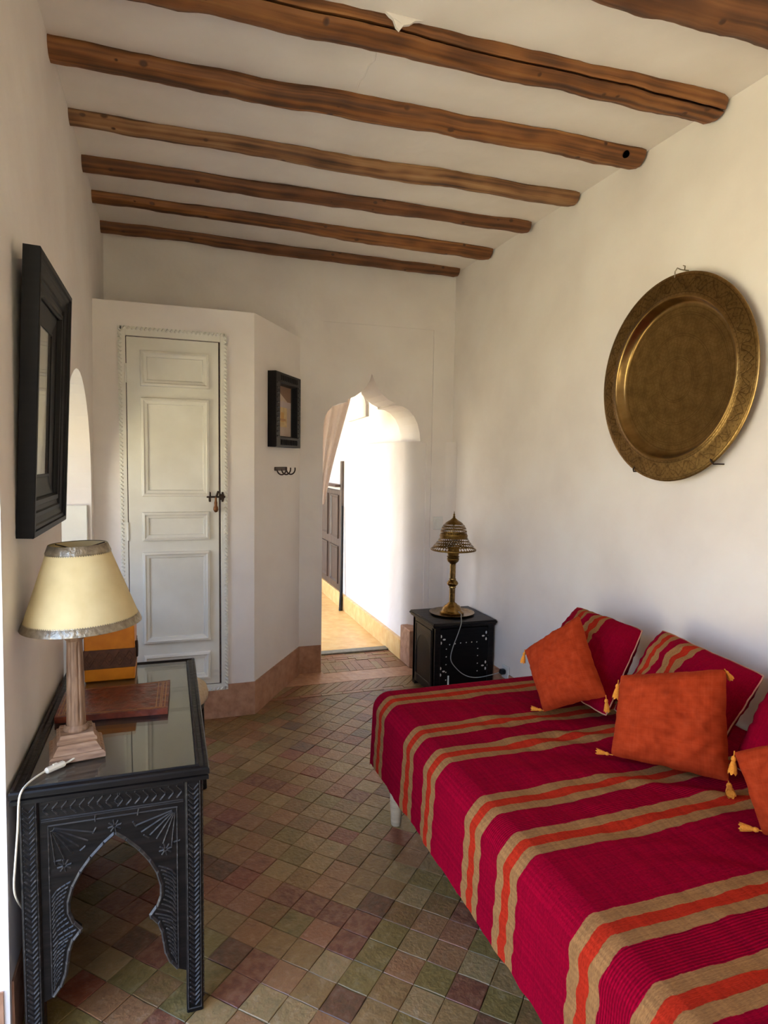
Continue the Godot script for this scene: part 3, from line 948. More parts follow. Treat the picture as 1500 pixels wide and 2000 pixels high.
func build_closet_door() -> void:
	var z := ZC
	# casing with rope carving
	var t := Node3D.new()
	t.name = "door_1"
	add_child(t, true)
	t.position = Vector3(0.05, 0.175, z)
	t.set_meta("kind", "structure"); t.set_meta("label", "white panelled closet door with rope-carved casing")
	var xl := -0.243; var xr := 0.318; var yt := 2.195; var yb := 0.168
	var b := MB.new()
	b.box(Vector3(xl, yb, z), Vector3(-0.207, yt, z + 0.010), 0.002)
	b.box(Vector3(0.282, yb, z), Vector3(xr, yt, z + 0.010), 0.002)
	b.box(Vector3(-0.207, 2.148, z), Vector3(0.282, yt, z + 0.010), 0.002)
	b.box(Vector3(-0.207, yb, z), Vector3(0.282, 0.205, z + 0.010), 0.002)
	part("casing", b, mt.door_paint, t)
	# rope moulding around the outside
	var rope := func(a: Vector3, c: Vector3, nm: String) -> void:
		var m := MB.new()
		var d := (c - a).normalized()
		var s := Vector3(0, 0, 1).cross(d)
		var k := int((c - a).length() / 0.021)
		for i in k:
			var p0 := a + d * (i + 0.15) * (c - a).length() / k
			m.ridge(p0 - s * 0.0075, p0 + s * 0.0075 + d * 0.013, Vector3(0, 0, 1), 0.0125, 0.0065)
		m.box(a.min(c) - Vector3(0.0095, 0.0095, 0.004), a.max(c) + Vector3(0.0095, 0.0095, 0.0005))
		part(nm, m, mt.door_paint, t)
	rope.call(Vector3(xr - 0.008, yb + 0.01, z + 0.0105), Vector3(xr - 0.008, yt - 0.01, z + 0.0105), "rope_moulding")
	rope.call(Vector3(xl + 0.008, yb + 0.01, z + 0.0105), Vector3(xl + 0.008, yt - 0.01, z + 0.0105), "rope_moulding")
	rope.call(Vector3(xl + 0.02, yt - 0.008, z + 0.0105), Vector3(xr - 0.02, yt - 0.008, z + 0.0105), "rope_moulding")
	rope.call(Vector3(xl + 0.02, yb + 0.009, z + 0.0105), Vector3(xr - 0.02, yb + 0.009, z + 0.0105), "rope_moulding")
	# brown board behind the leaf, its colour standing in for shade in the gap
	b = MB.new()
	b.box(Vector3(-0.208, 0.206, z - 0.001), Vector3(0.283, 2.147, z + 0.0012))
	part("gap_shade_board", b, mt.brown, t)
	# leaf: stiles, rails and raised mouldings round sunk panels
	var lx := -0.203; var rx := 0.272
	var rows := [[1.885, 2.075], [1.290, 1.825], [1.045, 1.205], [0.470, 0.985], [0.245, 0.405]]
	b = MB.new()
	b.box(Vector3(lx, 0.21, z + 0.001), Vector3(rx, 2.143, z + 0.009), 0.002)
	var leaf := part("leaf", b, mt.door_paint, t)
	for r in rows:
		var p := MB.new()
		var x0 := -0.135; var x1 := 0.222
		var y0: float = r[0]; var y1: float = r[1]
		var prof := [[0.0, 0.0], [0.003, 0.015], [0.014, 0.018], [0.020, 0.012], [0.033, 0.009], [0.036, 0.001]]
		var zz := z + 0.009
		for i in prof.size() - 1:
			var a0: float = prof[i][0]; var h0: float = prof[i][1]; var a1: float = prof[i + 1][0]; var h1: float = prof[i + 1][1]
			var o0 := [Vector3(x0 + a0, y0 + a0, zz + h0), Vector3(x1 - a0, y0 + a0, zz + h0), Vector3(x1 - a0, y1 - a0, zz + h0), Vector3(x0 + a0, y1 - a0, zz + h0)]
			var o1 := [Vector3(x0 + a1, y0 + a1, zz + h1), Vector3(x1 - a1, y0 + a1, zz + h1), Vector3(x1 - a1, y1 - a1, zz + h1), Vector3(x0 + a1, y1 - a1, zz + h1)]
			for k in 4:
				var j := (k + 1) % 4
				p.oq(Vector3(0.04, (y0 + y1) / 2, zz - 0.5), o0[k], o0[j], o1[j], o1[k])
		p.quad(Vector3(x0 + 0.036, y0 + 0.036, zz + 0.001), Vector3(x1 - 0.036, y0 + 0.036, zz + 0.001), Vector3(x1 - 0.036, y1 - 0.036, zz + 0.001), Vector3(x0 + 0.036, y1 - 0.036, zz + 0.001))
		part("panel", p, mt.door_paint, leaf)
	# hinges
	for y in [1.95, 1.10, 0.40]:
		var h := MB.new()
		h.tube([Vector3(-0.207, y - 0.05, z + 0.012), Vector3(-0.207, y + 0.05, z + 0.012)], 0.006, 10)
		part("hinge", h, mt.door_paint, t)
	# iron latch with a hanging drop
	var lb := MB.new()
	var ly := 1.285
	lb.box(Vector3(0.205, ly - 0.003, z + 0.012), Vector3(0.30, ly + 0.007, z + 0.020), 0.002)
	for cx in [0.222, 0.292]:
		lb.box(Vector3(cx - 0.006, ly - 0.026, z + 0.010), Vector3(cx + 0.006, ly + 0.030, z + 0.018), 0.003)
	for k in 6:
		var a := TAU * k / 6
		lb.lathe([Vector2(0.007, 0), Vector2(0.006, 0.006), Vector2(0, 0.008)], 8, Transform3D(Basis(Vector3(1, 0, 0), Vector3(0, 0, 1), Vector3(0, -1, 0)), Vector3(0.288 + 0.013 * cos(a), ly + 0.002 + 0.013 * sin(a), z + 0.012)))
	lb.tube([Vector3(0.256, ly, z + 0.018), Vector3(0.262, ly + 0.02, z + 0.03), Vector3(0.268, ly + 0.034, z + 0.024)], 0.006, 8)
	part("latch", lb, mt.iron, t, "dark iron latch")
	var dp := MB.new()
	dp.lathe([Vector2(0, -0.085), Vector2(0.008, -0.082), Vector2(0.014, -0.07), Vector2(0.013, -0.058), Vector2(0.008, -0.045), Vector2(0.009, -0.03), Vector2(0.006, -0.018), Vector2(0.006, 0.0), Vector2(0, 0.004)], 12, Transform3D(Basis.IDENTITY, Vector3(0.254, ly, z + 0.026)))
	part("handle", dp, mt.rust_brass, t, "rusty brass drop handle")

# ------------------------------------------------------------------ daybed
func build_bed() -> void:
	var zf := -2.505       # far end
	var zn := -0.42        # end past the frame
	var xf := 0.795        # front
	var top := 0.545
	var t := thing("daybed", "low daybed on tapered pale wooden legs under a crimson striped throw", "bed", Vector3(1.4, 0, -1.46))
	for q in [Vector2(0.882, -2.375), Vector2(1.9, -2.375), Vector2(0.882, -0.56), Vector2(1.9, -0.56)]:
		var m := MB.new()
		m.lathe([Vector2(0, 0), Vector2(0.019, 0.0), Vector2(0.021, 0.004), Vector2(0.032, 0.2), Vector2(0.034, 0.30), Vector2(0, 0.30)], 20, Transform3D(Basis.IDENTITY, Vector3(q.x, 0, q.y)))
		part("leg", m, mt.bed_wood, t)
	var b := MB.new()
	b.box(Vector3(0.845, 0.285, -2.45), Vector3(1.975, 0.36, -0.48), 0.01)
	part("bed_frame", b, mt.bed_wood, t)
	b = MB.new()
	b.box(Vector3(0.84, 0.36, -2.455), Vector3(1.978, 0.515, -0.475), 0.03)
	part("mattress", b, mt.curtain, t)
	# the throw: top sheet and a hanging skirt over the front and the far end
	var nz := FastNoiseLite.new()
	nz.seed = 3; nz.frequency = 1.0
	nz.fractal_octaves = 3
	var R := 0.075
	var hem := 0.252
	# crumples: gentle long folds that run out to nothing at the rounded edges
	var bump := func(x: float, z: float) -> float:
		var e: float = smoothstep(0.0, 0.25, x - (xf + R)) * smoothstep(0.0, 0.2, z - (zf + R))
		var f1: float = nz.get_noise_2d(x * 1.6 + z * 0.6, z * 4.5 - x * 2.2) * 0.013
		var f2: float = nz.get_noise_2d(x * 5.0 + 7, z * 5.0) * 0.004
		var crease: float = 0.014 * exp(-pow((z + 1.52 - (x - 1.3) * 0.75) / 0.035, 2.0)) * smoothstep(1.15, 1.4, x) * smoothstep(1.85, 1.6, x)
		crease += 0.012 * exp(-pow((z + 1.93 - (x - 1.2) * 0.5) / 0.03, 2.0)) * smoothstep(1.0, 1.25, x) * smoothstep(1.7, 1.4, x)
		return e * (f1 + f2 + crease)
	var m := MB.new()
	var NU := 130
	var NV := 64
	var uvz := func(z: float) -> float: return (z + 2.8) / 2.4
	# top
	var PT := []
	for i in NU + 1:
		var r := []
		for j in NV + 1:
			var z: float = lerp(zf + R, zn, float(i) / NU)
			var x: float = lerp(xf + R, 1.985, float(j) / NV)
			r.append(Vector3(x, top + bump.call(x, z), z))
		PT.append(r)
	sheet(m, PT, func(p: Vector3) -> Vector2: return Vector2(uvz.call(p.z), p.x * 0.5), false)
	# skirt: plan path from the near end along the front, round the corner, along the far end to the wall
	var path := []
	var outn := []
	var n1 := 130
	for i in n1 + 1:
		path.append(Vector2(xf + R, lerp(zn, zf + R, float(i) / n1))); outn.append(Vector2(-1, 0))
	for i in range(1, 16):
		var a := PI / 2 * i / 15.0
		path.append(Vector2(xf + R, zf + R)); outn.append(Vector2(-cos(a), -sin(a)))
	for i in range(1, 40):
		path.append(Vector2(lerp(xf + R, 1.985, i / 39.0), zf + R)); outn.append(Vector2(0, -1))
	var SK := []
	var UVS := []
	var dist := 0.0
	for i in path.size():
		var r := []
		var ru := []
		if i > 0: dist += (path[i] - path[i - 1]).length() + (outn[i] - outn[i - 1]).length() * R
		for j in 25:
			var s := j / 24.0 * (R * PI / 2 + (top - R - hem))
			var y := 0.0
			var off := 0.0
			if s < R * PI / 2:
				var a := s / R
				off = sin(a) * R; y = top - R + cos(a) * R
			else:
				var dn := s - R * PI / 2
				off = R + 0.010 * dn / 0.2
				y = top - R - dn
				var k: float = clamp(dn / 0.2, 0, 1)
				off += k * (0.006 * nz.get_noise_1d(dist * 5.0) + 0.004 * nz.get_noise_1d(dist * 14.0 + 50))
				y += k * 0.007 * nz.get_noise_1d(dist * 4.0 + 20)
				# the throw slides askew at the corner and hangs in a point
				if outn[i].y < -0.02 and outn[i].x < -0.02: y -= 0.012 * k
			var q: Vector2 = path[i] + outn[i] * off
			r.append(Vector3(q.x, y, q.y))
			var zz: float = path[i].y + (outn[i].y * s)
			ru.append(Vector2(uvz.call(zz), (path[i].x + outn[i].x * s) * 0.5))
		SK.append(r)
		UVS.append(ru)
	sheet_uv(m, SK, UVS, true)
	part("throw", m, mt.stripe, t, "crimson woven throw with tan and orange stripes")

func sheet(m: MB, P: Array, uvf: Callable, flip: bool) -> void:
	var U := []
	for r in P:
		var ru := []
		for p in r: ru.append(uvf.call(p))
		U.append(ru)
	sheet_uv(m, P, U, flip)

func sheet_uv(m: MB, P: Array, U: Array, flip: bool) -> void:
	var nu := P.size() - 1
	var nv: int = P[0].size() - 1
	var N := []
	for i in nu + 1:
		var r := []
		for j in nv + 1:
			var du: Vector3 = P[min(i + 1, nu)][j] - P[max(i - 1, 0)][j]
			var dv: Vector3 = P[i][min(j + 1, nv)] - P[i][max(j - 1, 0)]
			var q := du.cross(dv)
			if q.length_squared() < 1e-18: q = Vector3.UP
			r.append((-q if flip else q).normalized())
		N.append(r)
	for i in nu:
		for j in nv:
			if flip:
				m.smooth_tri(P[i][j], P[i + 1][j + 1], P[i + 1][j], N[i][j], N[i + 1][j + 1], N[i + 1][j], U[i][j], U[i + 1][j + 1], U[i + 1][j])
				m.smooth_tri(P[i][j], P[i][j + 1], P[i + 1][j + 1], N[i][j], N[i][j + 1], N[i + 1][j + 1], U[i][j], U[i][j + 1], U[i + 1][j + 1])
			else:
				m.smooth_tri(P[i][j], P[i + 1][j], P[i + 1][j + 1], N[i][j], N[i + 1][j], N[i + 1][j + 1], U[i][j], U[i + 1][j], U[i + 1][j + 1])
				m.smooth_tri(P[i][j], P[i + 1][j + 1], P[i][j + 1], N[i][j], N[i + 1][j + 1], N[i][j + 1], U[i][j], U[i + 1][j + 1], U[i][j + 1])

# ------------------------------------------------------------------ cushions
# corners: top far, top near, bottom near, bottom far as seen facing it
func pillow(t: Node3D, tl: Vector3, tr: Vector3, br: Vector3, bl: Vector3, T: float, material: Material, pipe: Material, sd: int, ears := 0.05, dent := 0.0) -> Array:
	var nz := FastNoiseLite.new()
	nz.seed = sd; nz.frequency = 1.0; nz.fractal_octaves = 2
	var nn := (tr - tl).cross(bl - tl).normalized() * -1.0
	var ctr := (tl + tr + br + bl) * 0.25
	if nn.dot(Vector3(0, 1.5, 0) - ctr) < 0: nn = -nn
	var flat := func(u: float, v: float) -> Vector3:
		var x := u * 2 - 1; var y := v * 2 - 1
		var k: float = 1.0 - ears * (1.0 - y * y) * abs(x) * abs(x)
		var l: float = 1.0 - ears * (1.0 - x * x) * abs(y) * abs(y)
		k -= 0.02 * nz.get_noise_2d(y * 3.0 + 20.0, sign(x) * 5.0) * (1.0 - y * y)
		l -= 0.02 * nz.get_noise_2d(x * 3.0 + 40.0, sign(y) * 5.0) * (1.0 - x * x)
		var rr: float = 0.035 * pow(abs(x * y), 6.0)
		var uu: float = (x * (k - rr) + 1) / 2; var vv: float = (y * (l - rr) + 1) / 2
		return tl.lerp(tr, uu).lerp(bl.lerp(br, uu), vv)
	for side in [1.0, -1.0]:
		var m := MB.new()
		m.grid(36, 36, func(u: float, v: float) -> Vector3:
			var x := u * 2 - 1; var y := v * 2 - 1
			var h: float = pow(max(0.0, (1 - pow(abs(x), 2.4)) * (1 - pow(abs(y), 2.4))), 0.55)
			var w: float = 0.22 * nz.get_noise_2d(x * 1.6, y * 1.6) + 0.10 * nz.get_noise_2d(x * 4.5 + 9.0, y * 4.5)
			# seams pucker the filling near the hem
			w += 0.05 * sin(x * 30.0 + sd) * smoothstep(0.62, 0.95, abs(y)) + 0.05 * sin(y * 30.0 + sd) * smoothstep(0.62, 0.95, abs(x))
			if dent > 0 and side > 0:
				w -= dent * exp(-(pow((x - 0.28) / 0.12, 2) + pow((y + 0.12) / 0.07, 2))) + dent * 0.8 * exp(-pow((x + 0.28) / 0.05, 2)) * smoothstep(0.2, 0.9, y)
			return flat.call(u, v) + nn * side * T * h * (1.0 + w), side > 0)
		# make the faces look outwards whatever way the corners run
		fix_out(m, ctr)
		part("cover_front" if side > 0 else "cover_back", m, material, t)
	if pipe:
		var m := MB.new()
		var pts := []
		for i in 21: pts.append(flat.call(i / 20.0, 0.0))
		for i in range(1, 21): pts.append(flat.call(1.0, i / 20.0))
		for i in range(1, 21): pts.append(flat.call(1.0 - i / 20.0, 1.0))
		for i in range(1, 21): pts.append(flat.call(0.0, 1.0 - i / 20.0))
		m.tube(pts, 0.0028, 6, false)
		part("piping", m, pipe, t)
	return [flat.call(0, 0), flat.call(1, 0), flat.call(1, 1), flat.call(0, 1)]

func fix_out(m: MB, ctr: Vector3) -> void:
	var s := 0.0
	for i in range(0, m.v.size(), 7): s += m.n[i].dot(m.v[i] - ctr)
	if s >= 0: return
	for i in m.n.size(): m.n[i] = -m.n[i]
	for i in range(0, m.v.size(), 3):
		var a := m.v[i + 1]; m.v[i + 1] = m.v[i + 2]; m.v[i + 2] = a
		var b := m.n[i + 1]; m.n[i + 1] = m.n[i + 2]; m.n[i + 2] = b
		var c := m.uv[i + 1]; m.uv[i + 1] = m.uv[i + 2]; m.uv[i + 2] = c

func tassel(t: Node3D, at: Vector3, dir: Vector3, s := 1.0) -> void:
	var d := dir.normalized()
	var ref := Vector3.RIGHT if abs(d.x) < 0.8 else Vector3.UP
	var x := d.cross(ref).normalized()
	var bs := Basis(x, -d, x.cross(-d))
	var m := MB.new()
	m.tube([at - d * 0.004, at + d * 0.010 * s], 0.0016, 6)
	m.lathe([Vector2(0, -0.028 * s), Vector2(0.005 * s, -0.026 * s), Vector2(0.0075 * s, -0.019 * s), Vector2(0.0055 * s, -0.012 * s), Vector2(0, -0.009 * s)], 12, Transform3D(bs, at))
	m.grid(26, 6, func(u: float, v: float) -> Vector3:
		var a := u * TAU
		var r: float = lerp(0.005, 0.0125, pow(v, 0.7)) * s * (1.0 + 0.14 * sin(a * 13.0))
		return at + d * lerp(0.024, 0.058 + 0.004 * sin(a * 7.0), v) * s + (bs.x * cos(a) + bs.z * sin(a)) * r)
	m.tube([at + d * 0.05 * s, at + d * 0.056 * s], 0.0105 * s, 12)
	part("tassel", m, mt.tassel, t)

func build_cushions() -> void:
	# big striped cushions along the wall
	var A := thing("striped_cushion", "crimson striped cushion behind the small tilted orange cushion", "cushion", Vector3(1.62, 0.56, -2.15), "striped back cushions")
	pillow(A, Vector3(1.795, 0.845, -2.47), Vector3(1.80, 0.845, -2.035), Vector3(1.53, 0.568, -1.90), Vector3(1.50, 0.585, -2.33), 0.092, mt.cushion_b, mt.piping, 5, 0.035)
	var B := thing("striped_cushion", "crimson striped cushion behind the upright square orange cushion", "cushion", Vector3(1.65, 0.56, -1.72), "striped back cushions")
	pillow(B, Vector3(1.825, 0.865, -1.965), Vector3(1.822, 0.832, -1.50), Vector3(1.60, 0.572, -1.49), Vector3(1.585, 0.575, -1.94), 0.092, mt.cushion, mt.piping, 6, 0.035)
	var D := thing("striped_cushion", "striped cushion showing its plain crimson end behind the leaning orange cushion", "cushion", Vector3(1.65, 0.56, -1.25), "striped back cushions")
	pillow(D, Vector3(1.845, 0.868, -1.475), Vector3(1.865, 0.85, -0.99), Vector3(1.66, 0.574, -0.97), Vector3(1.645, 0.574, -1.46), 0.092, mt.cushion_c, mt.piping, 7, 0.035)
	# small orange linen cushions with tassels
	var o1 := thing("orange_cushion", "small orange linen cushion tilted on its corner at the far end", "cushion", Vector3(1.40, 0.545, -2.05), "small orange cushions")
	var c := pillow(o1, Vector3(1.37, 0.742, -2.228), Vector3(1.535, 0.915, -2.094), Vector3(1.508, 0.657, -1.872), Vector3(1.352, 0.548, -2.046), 0.072, mt.orange, null, 11, 0.06)
	tassel(o1, c[0], Vector3(-0.1, -1, -0.1), 0.9)
	tassel(o1, c[2], Vector3(0.05, -1, 0.12), 0.95)
	tassel(o1, c[3] + Vector3(0, 0.006, 0), Vector3(-0.7, -0.02, -0.7), 0.8)
	var o2 := thing("orange_cushion", "square orange linen cushion standing upright with four tassels", "cushion", Vector3(1.44, 0.545, -1.52), "small orange cushions")
	c = pillow(o2, Vector3(1.415, 0.808, -1.702), Vector3(1.64, 0.878, -1.487), Vector3(1.567, 0.567, -1.384), Vector3(1.338, 0.567, -1.640), 0.078, mt.orange, null, 12, 0.035, 0.34)
	tassel(o2, c[0] + Vector3(-0.006, -0.02, -0.006), Vector3(-0.05, -1, -0.06), 1.0)
	tassel(o2, c[2] + Vector3(-0.01, 0.004, 0.01), Vector3(-0.5, -0.08, 0.55), 1.1)
	tassel(o2, c[3], Vector3(-0.8, 0.12, -0.5), 0.8)
	tassel(o2, c[1], Vector3(0.9, -0.9, -0.2), 0.8)
	var o3 := thing("orange_cushion", "orange linen cushion leaning on the plain crimson cushion end", "cushion", Vector3(1.55, 0.545, -1.15), "small orange cushions")
	c = pillow(o3, Vector3(1.472, 0.715, -1.302), Vector3(1.62, 0.86, -1.10), Vector3(1.48, 0.61, -0.94), Vector3(1.44, 0.556, -1.170), 0.074, mt.orange, null, 13, 0.06)
	tassel(o3, c[0], Vector3(-0.05, -1, 0.02), 1.0)
	tassel(o3, c[3] + Vector3(0, 0.008, 0), Vector3(-0.75, 0.0, -0.6), 0.9)

# ------------------------------------------------------------------ carved table
const TC := -0.138     # middle of the table in x
const TZ := -1.69      # its carved end
const TL := -2.62      # its far end
func half_arch() -> Array:
	var q := [[0.0, 0.520], [0.026, 0.498], [0.057, 0.465], [0.082, 0.43], [0.101, 0.393], [0.111, 0.358], [0.111, 0.325], [0.100, 0.297], [0.083, 0.278], [0.086, 0.268], [0.102, 0.252], [0.112, 0.225], [0.116, 0.195], [0.121, 0.16], [0.133, 0.13], [0.151, 0.108], [0.169, 0.098]]
	var out := []
	for e in q: out.append(Vector2(e[0], 1.5 - (1.5 - e[1]) * 0.9826))
	return out

# a carved end: u across from the middle, y up, placed by f(u, y, d) with d proud of the face
func carved_end(t: Node3D, f: Callable, nrm: Vector3, called: String) -> void:
	var H := half_arch()
	var p := PackedVector2Array()
	p.append(Vector2(-0.172, 0.655)); p.append(Vector2(0.172, 0.655))
	for i in range(H.size() - 1, -1, -1): p.append(H[i])
	for i in range(1, H.size()): p.append(Vector2(-H[i].x, H[i].y))
	p[2].x = 0.172
	p[p.size() - 1].x = -0.172
	var m := MB.new()
	m.extrude(p, func(q: Vector2, w: float) -> Vector3: return f.call(q.x, q.y, 0.0 if w < 0.5 else -0.018))
	var pan := part(called, m, mt.dark, t)
	m = MB.new()
	var R := func(a: Vector2, b: Vector2, w: float, h: float) -> void:
		m.ridge(f.call(a.x, a.y, 0.0), f.call(b.x, b.y, 0.0), nrm, w, h)
	# beaded lip of the arch
	for s in [-1.0, 1.0]:
		for i in H.size() - 2:
			R.call(Vector2(H[i].x * s, H[i].y + 0.004), Vector2(H[i + 1].x * s, H[i + 1].y + 0.004 * (1.0 if i < 4 else 0.0)), 0.009, 0.006)
	# herringbone rail, turning at the middle
	for i in 17:
		var x := -0.163 + i * 0.0205
		var d := 0.014 if i < 9 else -0.014
		R.call(Vector2(x, 0.628), Vector2(x + d, 0.644), 0.0045, 0.004)
		R.call(Vector2(x, 0.626), Vector2(x + d, 0.610), 0.0045, 0.004)
	# plain borders
	for y in [0.603, 0.598, 0.649]: R.call(Vector2(-0.168, y), Vector2(0.168, y), 0.0035, 0.003)
	R.call(Vector2(-0.152, 0.585), Vector2(0.152, 0.585), 0.004, 0.003)
	for s in [-1.0, 1.0]: R.call(Vector2(0.152 * s, 0.586), Vector2(0.152 * s, 0.135), 0.004, 0.003)
	# fans in the two corners
	for s in [-1.0, 1.0]:
		var o := Vector2(0.148 * s, 0.580)
		for k in 6:
			var a := deg_to_rad(lerp(196.0, 264.0, k / 5.0))
			var l: float = [0.105, 0.098, 0.088, 0.088, 0.095, 0.10][k]
			R.call(o + Vector2(cos(a) * s, sin(a)) * 0.008, o + Vector2(cos(a) * s, sin(a)) * l, 0.0042, 0.004)
	# eight-pointed stars
	for c in [Vector2(0, 0.560), Vector2(-0.118, 0.476), Vector2(0.122, 0.474)]:
		for k in 8:
			var a := TAU * k / 8 + 0.2
			R.call(c + Vector2(cos(a), sin(a)) * 0.003, c + Vector2(cos(a), sin(a)) * 0.017, 0.0042, 0.0035)
	for c in [[-0.052, 0.548, 60.0], [-0.082, 0.508, 40.0], [0.052, 0.548, 120.0], [0.082, 0.512, 140.0], [-0.142, 0.492, 0.0], [0.142, 0.49, 10.0], [-0.045, 0.578, 90.0], [0.055, 0.578, 80.0]]:
		var a := deg_to_rad(c[2])
		R.call(Vector2(c[0], c[1]), Vector2(c[0], c[1]) + Vector2(cos(a), sin(a)) * 0.018, 0.0045, 0.0035)
	# feathered leaves down both sides of the arch
	for s in [-1.0, 1.0]:
		for k in 26:
			var y := 0.425 - k * 0.0118
			var xin := edge_at(H, y) + 0.010
			if 0.148 - xin < 0.010: continue
			var prev := Vector2(0.148 * s, y - 0.028)
			for q in 4:
				var tt := (q + 1) / 4.0
				var nx: float = lerp(0.148, xin, tt)
				var ny := y - 0.028 + 0.034 * pow(tt, 0.55)
				var nxt := Vector2(nx * s, ny)
				R.call(prev, nxt, 0.0042, 0.0035)
				prev = nxt
	part("carving", m, mt.ridge_worn_lit, pan, "carved relief of stars, fans and leaves, worn and tinted pale for caught light")

func edge_at(H: Array, y: float) -> float:
	var best := 0.0
	for i in H.size() - 1:
		var a: Vector2 = H[i]; var b: Vector2 = H[i + 1]
		if (a.y - y) * (b.y - y) <= 0 and abs(a.y - b.y) > 1e-6:
			best = max(best, lerp(a.x, b.x, (y - a.y) / (b.y - a.y)))
	return best

func build_table() -> void:
	var t := thing("carved_table", "dark carved wooden console table with arched ends and a glass top", "table", Vector3(TC, 0, (TZ + TL) / 2))
	var hw := 0.215
	# legs with herringbone carving on the end faces
	for s in [-1.0, 1.0]:
		for e in [0, 1]:
			var z0 := TZ if e == 0 else TL
			var d := -1.0 if e == 0 else 1.0
			var m := MB.new()
			m.box(Vector3(min(TC + s * 0.172, TC + s * hw), 0, min(z0, z0 + d * 0.043)), Vector3(max(TC + s * 0.172, TC + s * hw), 0.655, max(z0, z0 + d * 0.043)), 0.003)
			var leg := part("leg", m, mt.dark, t)
			m = MB.new()
			var nn := Vector3(0, 0, -d)
			var xc: float = TC + s * 0.1935
			var zz := z0
			for k in 46:
				var y := 0.022 + k * 0.0135
				m.ridge(Vector3(xc, y, zz), Vector3(xc - 0.013, y + 0.015, zz), nn, 0.0045, 0.004)
				m.ridge(Vector3(xc + 0.0005, y, zz), Vector3(xc + 0.0135, y + 0.015, zz), nn, 0.0045, 0.004)
			for xx in [-0.0165, 0.0165]:
				m.ridge(Vector3(xc + xx, 0.012, zz), Vector3(xc + xx, 0.652, zz), nn, 0.003, 0.003)
			m.ridge(Vector3(xc - 0.0165, 0.014, zz), Vector3(xc + 0.0165, 0.014, zz), nn, 0.003, 0.003)
			# the outward long face gets the same border
			if s > 0:
				for k in 46:
					var y := 0.022 + k * 0.0135
					var zm := z0 + d * 0.0215
					m.ridge(Vector3(TC + hw, y, zm), Vector3(TC + hw, y + 0.015, zm - 0.013), Vector3(1, 0, 0), 0.0045, 0.004)
					m.ridge(Vector3(TC + hw, y, zm), Vector3(TC + hw, y + 0.015, zm + 0.013), Vector3(1, 0, 0), 0.0045, 0.004)
			part("herringbone_carving", m, mt.ridge_worn_lit, leg)
	carved_end(t, func(u: float, y: float, d: float) -> Vector3: return Vector3(TC + u, y, TZ - 0.006 + d), Vector3(0, 0, 1), "end_panel")
	carved_end(t, func(u: float, y: float, d: float) -> Vector3: return Vector3(TC - u, y, TL + 0.006 - d), Vector3(0, 0, -1), "end_panel")
	# long side to the room: apron with two arches
	var H := half_arch()
	var p := PackedVector2Array([Vector2(TZ - 0.043, 0.655), Vector2(TL + 0.043, 0.655)])
	var half := (TZ - TL - 0.086) / 4.0
	for c in [TL + 0.043 + half, TL + 0.043 + half * 3]:
		var kx := half / 0.172
		for i in range(H.size() - 1, 0, -1): p.append(Vector2(c - min(H[i].x * kx, half - 0.004), 0.09 + (H[i].y - 0.09) * 0.32))
		for i in range(0, H.size()): p.append(Vector2(c + min(H[i].x * kx, half - 0.004), 0.09 + (H[i].y - 0.09) * 0.32))
	var m := MB.new()
	m.extrude(p, func(q: Vector2, w: float) -> Vector3: return Vector3(TC + hw - (0.006 if w < 0.5 else 0.024), q.y, q.x))
	part("side_panel", m, mt.dark, t)
	m = MB.new()
	m.box(Vector3(TC - hw + 0.006, 0.0, TL + 0.043), Vector3(TC - hw + 0.022, 0.655, TZ - 0.043), 0.002)
	part("wall_side_board", m, mt.brown, t)
	# moulded top rim, sunk board and a sheet of glass
	var X0 := -0.372; var X1 := 0.096; var Z0 := -2.655; var Z1 := -1.676
	m = MB.new()
	var prof := [[0.012, 0.655], [0.002, 0.658], [0.002, 0.668], [0.007, 0.671], [0.0, 0.674], [0.0, 0.686], [0.003, TH], [0.010, TH + 0.001], [0.014, TH - 0.003], [0.024, TH - 0.003], [0.027, TH + 0.001], [0.032, TH - 0.002], [0.033, TH - 0.010]]
	for i in prof.size() - 1:
		var a: Array = prof[i]; var b: Array = prof[i + 1]
		var A := [Vector3(X0 + a[0], a[1], Z1 - a[0]), Vector3(X1 - a[0], a[1], Z1 - a[0]), Vector3(X1 - a[0], a[1], Z0 + a[0]), Vector3(X0 + a[0], a[1], Z0 + a[0])]
		var B := [Vector3(X0 + b[0], b[1], Z1 - b[0]), Vector3(X1 - b[0], b[1], Z1 - b[0]), Vector3(X1 - b[0], b[1], Z0 + b[0]), Vector3(X0 + b[0], b[1], Z0 + b[0])]
		for k in 4:
			var j := (k + 1) % 4
			m.quad(A[k], A[j], B[j], B[k])
	m.quad(Vector3(X0 + 0.012, 0.655, Z0 + 0.012), Vector3(X1 - 0.012, 0.655, Z0 + 0.012), Vector3(X1 - 0.012, 0.655, Z1 - 0.012), Vector3(X0 + 0.012, 0.655, Z1 - 0.012))
	part("top_rim", m, mt.dark, t)
	m = MB.new()
	m.box(Vector3(X0 + 0.033, 0.66, Z0 + 0.033), Vector3(X1 - 0.033, TH - 0.008, Z1 - 0.033))
	part("top_board", m, mt.under_glass, t)
	m = MB.new()
	m.box(Vector3(X0 + 0.034, TH - 0.0075, Z0 + 0.034), Vector3(X1 - 0.034, TH - 0.0015, Z1 - 0.034), 0.001)
	part("glass_sheet", m, mt.glass, t, "clear glass sheet over the table top")

